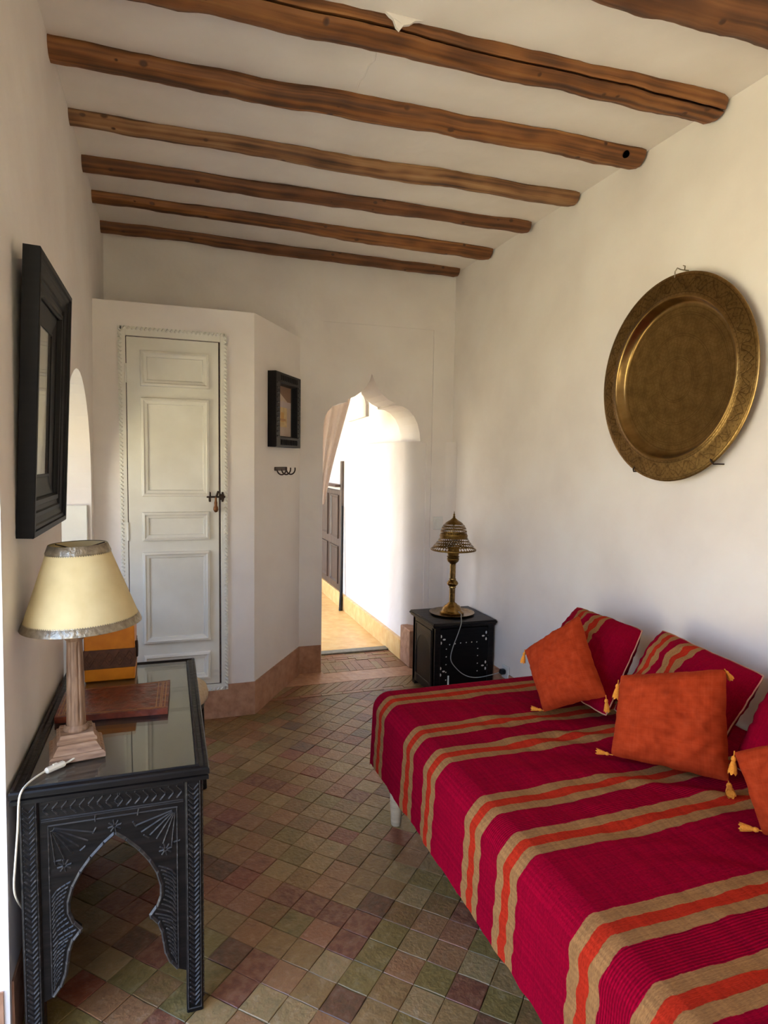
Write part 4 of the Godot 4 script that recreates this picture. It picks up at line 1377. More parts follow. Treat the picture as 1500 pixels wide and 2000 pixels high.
func build_table_things() -> void:
	var y0 := TH - 0.0012
	# parchment lamp
	var at := Vector3(-0.2315, y0, -1.888)
	var t := thing("table_lamp", "parchment-shaded lamp on a pale carved wooden column on the table", "lamp", at)
	var m := MB.new()
	var base := Vector3(at.x - 0.014, y0, at.z + 0.01)
	# stepped square foot
	var prof := [[0.065, 0.0], [0.068, 0.003], [0.068, 0.014], [0.063, 0.019], [0.059, 0.020], [0.056, 0.026], [0.047, 0.040], [0.043, 0.043], [0.049, 0.046], [0.049, 0.054], [0.043, 0.058], [0.040, 0.066], [0.0, 0.066]]
	var rot := Basis(Vector3.UP, 0.16)
	for i in prof.size() - 1:
		var a: Array = prof[i]; var b: Array = prof[i + 1]
		for k in 4:
			var c0: Vector2 = [Vector2(-1, 1), Vector2(1, 1), Vector2(1, -1), Vector2(-1, -1)][k]
			var c1: Vector2 = [Vector2(1, 1), Vector2(1, -1), Vector2(-1, -1), Vector2(-1, 1)][k]
			m.quad(base + rot * Vector3(c0.x * a[0], a[1], c0.y * a[0]), base + rot * Vector3(c1.x * a[0], a[1], c1.y * a[0]), base + rot * Vector3(c1.x * b[0], b[1], c1.y * b[0]), base + rot * Vector3(c0.x * b[0], b[1], c0.y * b[0]))
	part("foot", m, mt.lamp_wood, t)
	m = MB.new()
	m.lathe([Vector2(0.031, 0.064), Vector2(0.033, 0.068), Vector2(0.033, 0.073), Vector2(0.029, 0.077), Vector2(0.027, 0.082)], 24, Transform3D(Basis.IDENTITY, base))
	m.grid(64, 10, func(u: float, v: float) -> Vector3:
		var a := u * TAU
		var r: float = lerp(0.0245, 0.0200, v)
		r -= 0.0034 * pow(max(0.0, cos(a * 6.0)), 6.0) * smoothstep(0.0, 0.06, v) * smoothstep(1.0, 0.94, v)
		return base + Vector3(cos(a) * r, lerp(0.08, 0.315, v), -sin(a) * r))
	m.lathe([Vector2(0.0200, 0.314), Vector2(0.024, 0.318), Vector2(0.029, 0.326), Vector2(0.033, 0.333), Vector2(0.033, 0.340), Vector2(0.012, 0.342), Vector2(0.012, 0.38), Vector2(0.0, 0.38)], 24, Transform3D(Basis.IDENTITY, base))
	part("column", m, mt.lamp_wood_v, t)
	# shade, thin sheet with inside, bands top and bottom
	var sb := 1.046; var st := 1.264
	var rb := 0.150; var rt := 0.073
	var sc := Vector3(-0.229, 0, -1.888)
	var tilt := Transform3D(Basis(Vector3(0, 0, 1), 0.035), Vector3.ZERO)
	var shade := func(y: float) -> float: return lerp(rb, rt, (y - sb) / (st - sb))
	var place := Transform3D(Basis(Vector3(0, 0, 1), 0.03), Vector3(sc.x, 1.15, sc.z))
	m = MB.new()
	m.lathe([Vector2(shade.call(sb) , sb - 1.15), Vector2(shade.call(st), st - 1.15)], 64, place)
	m.lathe([Vector2(shade.call(st) - 0.0015, st - 1.15), Vector2(shade.call(sb) - 0.0015, sb - 1.15)], 64, place)
	var shd := part("lamp_shade", m, mt.parchment, t, "cream parchment shade")
	for e in [[sb - 0.002, sb + 0.018, 1], [st - 0.021, st + 0.002, -1]]:
		m = MB.new()
		m.lathe([Vector2(shade.call(e[0]) + 0.0004, e[0] - 1.15), Vector2(shade.call(e[0]) + 0.0022, e[0] - 1.15 + 0.001), Vector2(shade.call(e[1]) + 0.0020, e[1] - 1.15 - 0.001), Vector2(shade.call(e[1]) + 0.0002, e[1] - 1.15)], 64, place)
		# saw-tooth edge of the ribbon
		var ye: float = e[1] if e[2] == 1 else e[0]
		var nt := 150 if e[2] == 1 else 84
		for k in nt:
			var a0 := TAU * k / nt; var a1 := TAU * (k + 1) / nt; var am := (a0 + a1) / 2
			var yt2: float = ye + 0.004 * e[2]
			var A: Vector3 = place * Vector3(cos(a0) * (shade.call(ye) + 0.001), ye - 1.15, -sin(a0) * (shade.call(ye) + 0.001))
			var B: Vector3 = place * Vector3(cos(a1) * (shade.call(ye) + 0.001), ye - 1.15, -sin(a1) * (shade.call(ye) + 0.001))
			var Cc: Vector3 = place * Vector3(cos(am) * (shade.call(yt2) + 0.0012), yt2 - 1.15, -sin(am) * (shade.call(yt2) + 0.0012))
			m.ot(place * Vector3(0, ye - 1.15, 0), A, B, Cc)
		part("ribbon", m, mt.silver, shd, "dull silver ribbon with a saw-tooth edge")
	# wire spider inside the top
	m = MB.new()
	for k in 3:
		var a := TAU * k / 3 + 0.5
		m.tube([place * Vector3(0, 0.098, 0), place * Vector3(cos(a) * 0.072, 0.112, -sin(a) * 0.072)], 0.0016, 6)
	m.tube([place * Vector3(0, 0.098, 0), place * Vector3(0, -0.11, 0)], 0.003, 8)
	part("shade_carrier", m, mt.iron, t)
	# flex with its inline switch, over the edge and down behind the leg
	m = MB.new()
	var cp := [Vector3(-0.243, y0 + 0.012, -1.812), Vector3(-0.258, y0 + 0.008, -1.800), Vector3(-0.276, y0 + 0.008, -1.785), Vector3(-0.300, y0 + 0.009, -1.765), Vector3(-0.318, y0 + 0.009, -1.740), Vector3(-0.334, y0 + 0.007, -1.71), Vector3(-0.342, y0 + 0.005, -1.672), Vector3(-0.347, y0 - 0.02, -1.667), Vector3(-0.352, 0.60, -1.672), Vector3(-0.360, 0.52, -1.678), Vector3(-0.366, 0.45, -1.684), Vector3(-0.367, 0.39, -1.72), Vector3(-0.366, 0.30, -1.80)]
	m.tube(smooth_path(cp, 5), 0.0026, 8)
	part("flex", m, mt.cord_white, t)
	m = MB.new()
	var sd := (Vector3(-0.306, 0, -1.757) - Vector3(-0.262, 0, -1.796)).normalized()
	var sx := Vector3.UP.cross(sd).normalized()
	m.box(Vector3(-0.0085, 0, -0.028), Vector3(0.0085, 0.015, 0.028), 0.005, Transform3D(Basis(sx, Vector3.UP, sx.cross(Vector3.UP)), Vector3(-0.284, y0 + 0.0015, -1.777)))
	m.box(Vector3(-0.004, 0.014, -0.006), Vector3(0.004, 0.0175, 0.006), 0.001, Transform3D(Basis(sx, Vector3.UP, sx.cross(Vector3.UP)), Vector3(-0.284, y0 + 0.0015, -1.777)))
	part("switch", m, mt.cord_white, t)
	# leather folder
	m = MB.new()
	var fo := thing("leather_folder", "reddish brown tooled leather folder lying on the glass table top", "folder", Vector3(-0.17, y0, -2.23))
	var fa := Vector3(-0.335, y0, -2.100); var fb := Vector3(-0.008, y0, -2.082)
	var fc := Vector3(0.0, y0, -2.33); var fd := Vector3(-0.335, y0, -2.345)
	m.grid(20, 12, func(u: float, v: float) -> Vector3:
		var q := fa.lerp(fb, u).lerp(fd.lerp(fc, u), v)
		return q + Vector3.UP * (0.019 + 0.008 * pow(u, 3.0) * v + 0.003 * sin(v * 3.0)), true)
	for e in [[fa, fb, 0.0], [fd, fc, 1.0]]:
		m.grid(20, 1, func(u: float, v: float) -> Vector3:
			var q: Vector3 = (e[0] as Vector3).lerp(e[1], u)
			return q + Vector3.UP * (0.019 + 0.008 * pow(u, 3.0) * e[2] + 0.003 * sin(e[2] * 3.0)) * v, e[2] > 0.5)
	for e in [[fa, fd, 0.0], [fb, fc, 1.0]]:
		m.grid(12, 1, func(u: float, v: float) -> Vector3:
			var q: Vector3 = (e[0] as Vector3).lerp(e[1], u)
			return q + Vector3.UP * (0.019 + 0.008 * e[2] * u + 0.003 * sin(u * 3.0)) * v, e[2] < 0.5)
	part("cover", m, mt.leather, fo)
	m = MB.new()
	var fp := func(u: float, v: float) -> Vector3: return fa.lerp(fb, u).lerp(fd.lerp(fc, u), v) + Vector3.UP * (0.0192 + 0.008 * pow(u, 3.0) * v + 0.003 * sin(v * 3.0))
	for uu in [0.03, 0.06, 0.075, 0.11, 0.89, 0.925, 0.94, 0.97]:
		for k in 8: m.ridge(fp.call(uu, 0.06 + k * 0.11), fp.call(uu, 0.06 + (k + 1) * 0.11), Vector3.UP, 0.0026, 0.0008)
	for vv in [0.05, 0.95]:
		for k in 10: m.ridge(fp.call(0.03 + k * 0.094, vv), fp.call(0.03 + (k + 1) * 0.094, vv), Vector3.UP, 0.0026, 0.0008)
	part("tooled_border", m, mt.gold_line, fo)
	# orange box with a carved brown band
	var bx := thing("orange_box", "orange lacquered box with a carved dark brown band on the table", "box", Vector3(-0.205, y0, -2.54))
	var lo := Vector3(-0.292, y0, -2.632); var hi := Vector3(-0.122, 0.888, -2.458)
	m = MB.new()
	m.box(lo, Vector3(hi.x, 0.795, hi.z), 0.004)
	part("body", m, mt.orange_lacquer, bx)
	m = MB.new()
	m.box(Vector3(lo.x, 0.797, lo.z), hi, 0.004)
	part("lid", m, mt.orange_lacquer, bx)
	m = MB.new()
	m.box(Vector3(lo.x - 0.002, 0.735, lo.z - 0.002), Vector3(hi.x + 0.002, 0.806, hi.z + 0.002), 0.002)
	for f in 2:
		for k in 5:
			var u0 := k / 5.0; var u1 := (k + 1) / 5.0
			var g := func(u: float, y: float) -> Vector3:
				return Vector3(lerp(lo.x, hi.x, u), y, hi.z + 0.002) if f == 0 else Vector3(hi.x + 0.002, y, lerp(hi.z, lo.z, u))
			var nn := Vector3(0, 0, 1) if f == 0 else Vector3(1, 0, 0)
			for e in [[0.0, 0.77, 0.5, 0.797], [0.5, 0.797, 1.0, 0.77], [0.0, 0.77, 0.5, 0.744], [0.5, 0.744, 1.0, 0.77], [0.25, 0.77, 0.5, 0.782], [0.5, 0.782, 0.75, 0.77], [0.25, 0.77, 0.5, 0.758], [0.5, 0.758, 0.75, 0.77]]:
				m.ridge(g.call(lerp(u0, u1, e[0]), e[1]), g.call(lerp(u0, u1, e[2]), e[3]), nn, 0.0032, 0.0014)
	part("carved_band", m, mt.band_brown, bx, "dark brown carved band")
	m = MB.new()
	var ring := []
	for k in 17:
		var a := TAU * k / 16
		ring.append(Vector3(hi.x + 0.006, 0.79 + 0.028 * cos(a), -2.50 + 0.02 * sin(a)))
	m.tube(ring, 0.004, 8, false)
	m.box(Vector3(hi.x, 0.806, -2.506), Vector3(hi.x + 0.008, 0.82, -2.494), 0.001)
	part("ring_handle", m, mt.iron, bx, "dark iron ring handle")
	# stool behind the table
	var so := Vector3(-0.035, 0, -2.93)
	var sl := thing("round_stool", "round stool with beige padded seat behind the carved table", "stool", so)
	m = MB.new()
	m.lathe([Vector2(0.0, 0.415), Vector2(0.185, 0.415), Vector2(0.197, 0.425), Vector2(0.2, 0.445), Vector2(0.192, 0.475), Vector2(0.165, 0.495), Vector2(0.1, 0.506), Vector2(0, 0.51)], 40, Transform3D(Basis.IDENTITY, so), false)
	part("seat", m, mt.seat_cloth, sl)
	m = MB.new()
	m.lathe([Vector2(0, 0.38), Vector2(0.175, 0.38), Vector2(0.182, 0.39), Vector2(0.182, 0.414), Vector2(0, 0.416)], 40, Transform3D(Basis.IDENTITY, so))
	part("seat_ring", m, mt.dark, sl)
	for k in 4:
		var a := 0.12 + PI / 2 * k
		var d := Vector3(cos(a), 0, sin(a))
		m = MB.new()
		m.tube([so + d * 0.178, so + d * 0.168 + Vector3.UP * 0.2, so + d * 0.160 + Vector3.UP * 0.385], [0.013, 0.017, 0.02], 12)
		part("leg", m, mt.dark, sl)

func smooth_path(p: Array, k: int) -> Array:
	var out := []
	for i in p.size() - 1:
		var a: Vector3 = p[max(i - 1, 0)]; var b: Vector3 = p[i]; var c: Vector3 = p[i + 1]; var d: Vector3 = p[min(i + 2, p.size() - 1)]
		for j in k: out.append(b.cubic_interpolate(c, a, d, float(j) / k))
	out.append(p[p.size() - 1])
	return out

# a picture frame: moulded ring of (inset, height) steps on a plane o + x*u + y*v, n outwards
func frame_ring(m: MB, o: Vector3, ux: Vector3, uy: Vector3, n: Vector3, w: float, h: float, prof: Array) -> void:
	for i in prof.size() - 1:
		var a: Array = prof[i]; var b: Array = prof[i + 1]
		var A := []
		var B := []
		for c in [Vector2(-1, -1), Vector2(1, -1), Vector2(1, 1), Vector2(-1, 1)]:
			A.append(o + ux * c.x * (w / 2 - a[0]) + uy * c.y * (h / 2 - a[0]) + n * a[1])
			B.append(o + ux * c.x * (w / 2 - b[0]) + uy * c.y * (h / 2 - b[0]) + n * b[1])
		for k in 4:
			var j := (k + 1) % 4
			m.quad(A[k], A[j], B[j], B[k])

func print_tex(kind: int) -> ImageTexture:
	var w := 128
	var h := 192
	var im := Image.create(w, h, false, Image.FORMAT_RGB8)
	var nz := FastNoiseLite.new()
	nz.seed = 200 + kind; nz.frequency = 0.03
	for j in h:
		for i in w:
			var x := i / float(w); var y := j / float(h)
			var n := nz.get_noise_2d(i, j) * 0.5
			var c := Color.BLACK
			if kind == 0:
				# faded sepia view of a building
				c = c8(120, 112, 98).lerp(c8(74, 66, 56), clamp(y + n, 0, 1))
				if y > 0.35 and y < 0.8 and abs(x - 0.5) < 0.3: c = c.lerp(c8(150, 140, 120), 0.6)
			else:
				# pale courtyard with a lit doorway and a dark slanted awning
				c = c8(196, 176, 158).lerp(c8(180, 156, 138), clamp(0.5 + n, 0, 1))
				if y < 0.30 and y < 0.04 + x * 0.34: c = c8(128, 98, 78)
				elif y < 0.42 and y > 0.30 + n * 0.06: c = c8(184, 166, 164)
				var dx: float = abs(x - 0.47)
				if y > 0.42 and y < 0.80 and dx < 0.26: c = c8(212, 184, 134).lerp(c8(194, 162, 114), clamp(0.5 + n * 2.0, 0, 1))
				if y > 0.52 and y < 0.70 and dx < 0.09: c = c8(196, 150, 84)
				if y > 0.64 and y < 0.68 and dx < 0.2: c = c8(176, 130, 84)
			im.set_pixel(i, j, c)
	return ImageTexture.create_from_image(im)

func build_pictures() -> void:
	# deep black frame hung tilted forward over the table
	var zc := -2.128
	var top := Vector3(-0.297, 2.03, zc); var bot := Vector3(-0.331, 1.285, zc)
	var uy := (top - bot).normalized()
	var ux := Vector3(0, 0, -1)
	var n := ux.cross(uy).normalized()
	if n.x < 0: n = -n
	var o := (top + bot) / 2 - n * 0.042
	var w := 0.555
	var h := (top - bot).length()
	var t := thing("black_picture_frame", "large deep black picture frame tilted off the wall above the table", "picture", o)
	var m := MB.new()
	frame_ring(m, o, ux, uy, n, w, h, [[0.25, 0.0], [0.0, 0.0], [0.0, 0.040], [0.003, 0.042], [0.016, 0.042], [0.018, 0.036], [0.026, 0.035], [0.030, 0.030], [0.046, 0.026], [0.058, 0.028], [0.062, 0.022], [0.074, 0.020], [0.078, 0.026], [0.092, 0.027], [0.096, 0.020], [0.097, 0.014], [0.150, 0.006], [0.152, 0.010], [0.160, 0.010], [0.162, 0.005]])
	fix_ring(m, n)
	part("moulded_frame", m, mt.black_frame, t)
	m = MB.new()
	quad_uv(m, o + n * 0.0055, ux, uy, w - 0.32, h - 0.32)
	var pm := mat(Color.WHITE, 0.6)
	pm.albedo_texture = print_tex(0)
	part("print", m, pm, t, "faded sepia print")
	m = MB.new()
	m.box(Vector3(-w / 2 + 0.1605, -h / 2 + 0.1605, 0.0065), Vector3(w / 2 - 0.1605, h / 2 - 0.1605, 0.0085), 0.0, Transform3D(Basis(-ux if ux.cross(uy).dot(n) < 0 else ux, uy, n), o))
	part("glass", m, mt.glass, t)
	# hanging cord and nail behind the frame, so that it is carried by the wall
	m = MB.new()
	m.tube([Vector3(lean(1.95), 1.97, zc), Vector3(lean(1.95) + 0.03, 1.975, zc)], 0.0025, 8)
	m.tube([o + uy * (h / 2 - 0.13) + ux * 0.12, Vector3(lean(1.95) + 0.02, 1.975, zc), o + uy * (h / 2 - 0.13) - ux * 0.12], 0.0015, 6)
	part("hanging_wire", m, mt.iron, t)
	# small picture on the slanted closet corner
	var a := Vector3(0.471, 0, ZC); var b := Vector3(0.86, 0, ZA)
	var d := (b - a).normalized()
	var nn := Vector3(-d.z, 0, d.x)
	if nn.z < 0: nn = -nn
	var sw := 0.415; var sh := 0.452
	var so := a + d * 0.395 + Vector3.UP * 1.805
	so += nn * 0.001
	t = thing("small_picture", "small dark wooden picture frame with ribbed ends on the slanted closet corner", "picture", so)
	m = MB.new()
	frame_ring(m, so, d, Vector3.UP, nn, sw, sh, [[0.2, 0.0], [0.0, 0.0], [0.0, 0.052], [0.004, 0.055], [0.06, 0.055], [0.064, 0.050], [0.068, 0.02], [0.072, 0.012]])
	fix_ring(m, nn)
	for s in [-1.0, 1.0]:
		for k in 10:
			var x := -0.13 + k * 0.029
			m.ridge(so + d * x + Vector3.UP * s * (sh / 2 - 0.012) + nn * 0.055, so + d * x + Vector3.UP * s * (sh / 2 - 0.05) + nn * 0.055, nn, 0.014, 0.006)
		for k in 12:
			var yy := -0.16 + k * 0.029
			m.ridge(so + d * s * (sw / 2 - 0.012) + Vector3.UP * yy + nn * 0.055, so + d * s * (sw / 2 - 0.05) + Vector3.UP * yy + nn * 0.055, nn, 0.012, 0.005)
	part("ribbed_frame", m, mt.black_frame, t)
	m = MB.new()
	quad_uv(m, so + nn * 0.013, d, Vector3.UP, sw - 0.13, sh - 0.13)
	var p2 := mat(Color.WHITE, 0.7)
	p2.albedo_texture = print_tex(1)
	part("print", m, p2, t, "pale courtyard print")
	# iron coat hooks under it
	var ho := a + d * 0.40 + Vector3.UP * 1.445
	t = thing("coat_hooks", "small wrought iron coat hooks below the little picture", "hook", ho)
	m = MB.new()
	m.box(Vector3(-0.11, -0.012, 0.0), Vector3(0.09, 0.012, 0.008), 0.003, Transform3D(Basis(d, Vector3.UP, nn), ho))
	part("plate", m, mt.iron, t)
	for x in [-0.085, -0.01, 0.07]:
		m = MB.new()
		var pts := []
		for k in 15:
			var aa := deg_to_rad(lerp(150.0, -110.0 - 250.0 * 0.45, k / 14.0))
			pts.append(ho + d * x + nn * (0.036 + 0.026 * cos(deg_to_rad(lerp(200.0, 380.0, k / 14.0)))) + Vector3.UP * (-0.004 + 0.032 * sin(deg_to_rad(lerp(200.0, 380.0, k / 14.0)))) + d * 0.02 * (k / 14.0))
		m.tube(pts, 0.0045, 8)
		m.tube([ho + d * x + nn * 0.004, pts[0]], 0.0045, 8)
		part("hook", m, mt.iron, t)

func fix_ring(m: MB, n: Vector3) -> void:
	var s := 0.0
	for i in m.n.size(): s += m.n[i].dot(n)
	if s < 0:
		for i in m.n.size(): m.n[i] = -m.n[i]
		for i in range(0, m.v.size(), 3):
			var a := m.v[i + 1]; m.v[i + 1] = m.v[i + 2]; m.v[i + 2] = a
			var c := m.uv[i + 1]; m.uv[i + 1] = m.uv[i + 2]; m.uv[i + 2] = c

func quad_uv(m: MB, o: Vector3, ux: Vector3, uy: Vector3, w: float, h: float) -> void:
	var n := ux.cross(uy).normalized()
	var A := o - ux * w / 2 - uy * h / 2; var B := o + ux * w / 2 - uy * h / 2
	var Cc := o + ux * w / 2 + uy * h / 2; var D := o - ux * w / 2 + uy * h / 2
	m.smooth_tri(A, B, Cc, n, n, n, Vector2(0, 1), Vector2(1, 1), Vector2(1, 0))
	m.smooth_tri(A, Cc, D, n, n, n, Vector2(0, 1), Vector2(1, 0), Vector2(0, 0))

# ------------------------------------------------------------------ inlaid cupboard
func build_cupboard() -> void:
	var x0 := 1.572; var x1 := 1.983; var z0 := -3.965; var z1 := -3.590
	var t := thing("inlaid_cupboard", "small black cupboard with pearl flower inlay in the corner by the archway", "cabinet", Vector3((x0 + x1) / 2, 0, (z0 + z1) / 2))
	var m := MB.new()
	m.box(Vector3(1.548, 0.478, -3.985), Vector3(1.993, 0.492, -3.566), 0.004)
	m.box(Vector3(1.556, 0.466, -3.977), Vector3(1.988, 0.480, -3.574), 0.004)
	m.box(Vector3(1.553, 0.490, -3.980), Vector3(1.990, 0.50, -3.571), 0.004)
	part("top", m, mt.dark, t)
	# front with corner posts and a sunk panel
	m = MB.new()
	m.box(Vector3(x0, 0.03, z0), Vector3(x1, 0.468, z1 - 0.012), 0.002)
	part("body", m, mt.black_frame, t)
	for q in [Vector2(x0, z1 - 0.04), Vector2(x1 - 0.04, z1 - 0.04), Vector2(x0, z0), Vector2(x1 - 0.04, z0)]:
		m = MB.new()
		m.box(Vector3(q.x, 0.0, q.y), Vector3(q.x + 0.04, 0.468, q.y + 0.04), 0.003)
		part("leg", m, mt.dark, t)
	# door in the front
	m = MB.new()
	m.box(Vector3(x0 + 0.042, 0.06, z1 - 0.013), Vector3(x1 - 0.042, 0.455, z1 - 0.004), 0.002)
	var dr := part("door", m, mt.black_frame, t)
	# pearl flowers and dots set into the wood
	var zf := z1 - 0.0035
	var petal := func(mm: MB, c: Vector3, a: float, l: float, w: float) -> void:
		var d := Vector3(cos(a), sin(a), 0)
		var s := Vector3(-sin(a), cos(a), 0)
		var pg := PackedVector2Array()
		for k in 8:
			var b := TAU * k / 8
			pg.append(Vector2(cos(b) * l, sin(b) * w))
		mm.extrude(pg, func(q: Vector2, ww: float) -> Vector3: return c + d * q.x + s * q.y + Vector3(0, 0, 0.0008 if ww < 0.5 else -0.001))
	for c in [Vector2(1.615, 0.39), Vector2(1.615, 0.185), Vector2(1.93, 0.395), Vector2(1.93, 0.20)]:
		m = MB.new()
		for k in 4:
			var a := PI / 2 * k
			petal.call(m, Vector3(c.x + cos(a) * 0.021, c.y + sin(a) * 0.021, zf), a, 0.010, 0.0055)
		part("pearl_flower", m, mt.pearl, dr, "four-petal mother-of-pearl flower")
	for e in [[1.674, 0.355], [1.712, 0.358], [1.75, 0.36], [1.79, 0.36], [1.828, 0.36], [1.864, 0.358], [1.652, 0.328], [1.652, 0.278], [1.652, 0.228], [1.652, 0.178], [1.652, 0.128], [1.872, 0.315], [1.872, 0.268], [1.872, 0.218], [1.872, 0.168]]:
		m = MB.new()
		petal.call(m, Vector3(e[0], e[1], zf), 0.6, 0.0042, 0.0034)
		part("pearl_dot", m, mt.pearl, dr)
	m = MB.new()
	m.box(Vector3(1.664, 0.09, z1 - 0.005), Vector3(1.675, 0.155, z1 - 0.001), 0.002)
	part("pearl_bar", m, mt.pearl, dr)
	# side towards the room: frame with an arched opening
	m = MB.new()
	var pg := PackedVector2Array([Vector2(z1 - 0.042, 0.03), Vector2(z1 - 0.042, 0.467), Vector2(z0 + 0.042, 0.467), Vector2(z0 + 0.042, 0.03), Vector2(z0 + 0.075, 0.03)])
	pg.append_array(arc((z0 + z1) / 2, 0.26, (z1 - z0) / 2 - 0.075, 0.115, 180, 0, 16))
	pg.append(Vector2(z1 - 0.075, 0.03))
	m.extrude(pg, func(q: Vector2, w: float) -> Vector3: return Vector3(x0 - (0.002 if w < 0.5 else -0.006), q.y, q.x))
	frame_ring(m, Vector3(x0 - 0.002, 0.26, (z0 + z1) / 2), Vector3(0, 0, 1), Vector3.UP, Vector3(-1, 0, 0), 0.27, 0.36, [[0.0, 0.0], [0.002, 0.004], [0.010, 0.004], [0.012, 0.0]])
	part("side_panel", m, mt.dark, t)

func build_brass_lamp() -> void:
	var at := Vector3(1.780, 0.5, -3.80)
	var t := thing("brass_lamp", "brass lamp with a pierced dome shade standing on the black cupboard", "lamp", at)
	var T := Transform3D(Basis.IDENTITY, at)
	var m := MB.new()
	m.lathe([Vector2(0.0, 0.0), Vector2(0.125, 0.0), Vector2(0.148, 0.010), Vector2(0.150, 0.013), Vector2(0.147, 0.014), Vector2(0.122, 0.006), Vector2(0.0, 0.006)], 48, T)
	part("dish", m, mt.brass, t, "shallow round brass dish")
	m = MB.new()
	m.lathe([Vector2(0.078, 0.006), Vector2(0.080, 0.013), Vector2(0.076, 0.018), Vector2(0.068, 0.021), Vector2(0.064, 0.028), Vector2(0.060, 0.042), Vector2(0.050, 0.055), Vector2(0.036, 0.062), Vector2(0.033, 0.068), Vector2(0.024, 0.074), Vector2(0.019, 0.08)], 40, T)
	part("base", m, mt.brass, t)
	m = MB.new()
	m.grid(48, 24, func(u: float, v: float) -> Vector3:
		var y: float = lerp(0.078, 0.345, v)
		var a := u * TAU
		var r := 0.0185 * (1.0 - 0.05 * cos(a * 8.0))
		return at + Vector3(cos(a) * r, y, -sin(a) * r))
	m.lathe([Vector2(0.020, 0.172), Vector2(0.024, 0.176), Vector2(0.022, 0.184), Vector2(0.030, 0.190), Vector2(0.038, 0.202), Vector2(0.038, 0.208), Vector2(0.030, 0.220), Vector2(0.022, 0.226), Vector2(0.024, 0.232), Vector2(0.020, 0.238)], 36, T)
	part("stem", m, mt.brass, t)
	m = MB.new()
	m.lathe([Vector2(0.020, 0.335), Vector2(0.026, 0.342), Vector2(0.036, 0.35), Vector2(0.040, 0.362), Vector2(0.040, 0.372), Vector2(0.034, 0.376), Vector2(0.042, 0.381), Vector2(0.042, 0.384), Vector2(0.035, 0.388), Vector2(0.038, 0.40), Vector2(0.040, 0.43), Vector2(0.038, 0.45), Vector2(0.0, 0.45)], 36, T)
	part("burner", m, mt.brass_old, t)
	# pierced shade
	m = MB.new()
	var prof := [Vector2(0.149, 0.428), Vector2(0.1475, 0.434), Vector2(0.131, 0.454), Vector2(0.115, 0.473), Vector2(0.101, 0.492), Vector2(0.092, 0.508), Vector2(0.0885, 0.520), Vector2(0.0875, 0.532), Vector2(0.0865, 0.551), Vector2(0.081, 0.571), Vector2(0.071, 0.589), Vector2(0.058, 0.603), Vector2(0.044, 0.614), Vector2(0.024, 0.626), Vector2(0.012, 0.637), Vector2(0.006, 0.644)]
	var seg := 44
	for i in prof.size() - 1:
		var p0: Vector2 = prof[i]; var p1: Vector2 = prof[i + 1]
		var hole := i in [1, 2, 3, 4, 7, 8, 9, 10]
		for k in seg:
			var st := 0.5 if i % 2 else 0.0
			var a0 := TAU * (k + st) / seg; var a1 := TAU * (k + 1 + st) / seg
			var P := func(u: float, v: float) -> Vector3:
				var q := p0.lerp(p1, v)
				var a: float = lerp(a0, a1, u)
				return at + Vector3(cos(a) * q.x, q.y, -sin(a) * q.x)
			var o := at + Vector3(0, (p0.y + p1.y) / 2 - 0.02, 0)
			if hole:
				var cs := [P.call(0, 0), P.call(0.5, 0.0), P.call(1, 0), P.call(1.0, 0.5), P.call(1, 1), P.call(0.5, 1.0), P.call(0, 1), P.call(0.0, 0.5)]
				var ins := [P.call(0.21, 0.21), P.call(0.5, 0.09), P.call(0.79, 0.21), P.call(0.91, 0.5), P.call(0.79, 0.79), P.call(0.5, 0.91), P.call(0.21, 0.79), P.call(0.09, 0.5)]
				for q in 8:
					var j := (q + 1) % 8
					m.oq(o, cs[q], cs[j], ins[j], ins[q])
			else:
				m.oq(o, P.call(0, 0), P.call(1, 0), P.call(1, 1), P.call(0, 1))
	m.lathe([Vector2(0.0895, 0.514), Vector2(0.0925, 0.518), Vector2(0.0925, 0.524), Vector2(0.0895, 0.53)], 48, T)
	m.lathe([Vector2(0.1475, 0.425), Vector2(0.151, 0.428), Vector2(0.150, 0.434), Vector2(0.146, 0.436)], 48, T)
	var sh := part("lamp_shade", m, mt.brass_old, t, "pierced brass dome shade")
	m = MB.new()
	m.lathe([Vector2(0.008, 0.642), Vector2(0.009, 0.648), Vector2(0.005, 0.652), Vector2(0.007, 0.660), Vector2(0.003, 0.668), Vector2(0.0015, 0.682), Vector2(0, 0.684)], 16, T)
	part("finial", m, mt.brass_old, sh)
	m = MB.new()
	m.tube([at + Vector3(0, 0.45, 0), at + Vector3(0, 0.645, 0)], 0.003, 8)
	part("shade_rod", m, mt.brass_old, t)
	# grey flex down the cupboard front to the plug in the wall
	m = MB.new()
	var cp := [at + Vector3(0.012, 0.03, 0.077), at + Vector3(0.012, 0.020, 0.12), Vector3(1.775, 0.519, -3.648), Vector3(1.745, 0.508, -3.58), Vector3(1.735, 0.49, -3.562), Vector3(1.715, 0.43, -3.562), Vector3(1.685, 0.34, -3.57), Vector3(1.675, 0.27, -3.575), Vector3(1.70, 0.22, -3.57), Vector3(1.76, 0.165, -3.56), Vector3(1.83, 0.145, -3.54), Vector3(1.91, 0.165, -3.50), Vector3(1.965, 0.195, -3.455)]
	m.tube(smooth_path(cp, 5), 0.0028, 8)
	part("flex", m, mt.cord_grey, t)
	m = MB.new()
	m.box(Vector3(-0.016, -0.016, -0.016), Vector3(0.018, 0.016, 0.016), 0.006, Transform3D(Basis.IDENTITY, Vector3(1.968, 0.203, -3.44)))
	m.tube([Vector3(1.955, 0.195, -3.455), Vector3(1.965, 0.203, -3.445)], 0.006, 8)
	part("plug", m, mt.black_plastic, t, "black plug")
	# wall socket
	m = MB.new()
	m.box(Vector3(1.987, 0.155, -3.485), Vector3(2.0, 0.24, -3.40), 0.004)
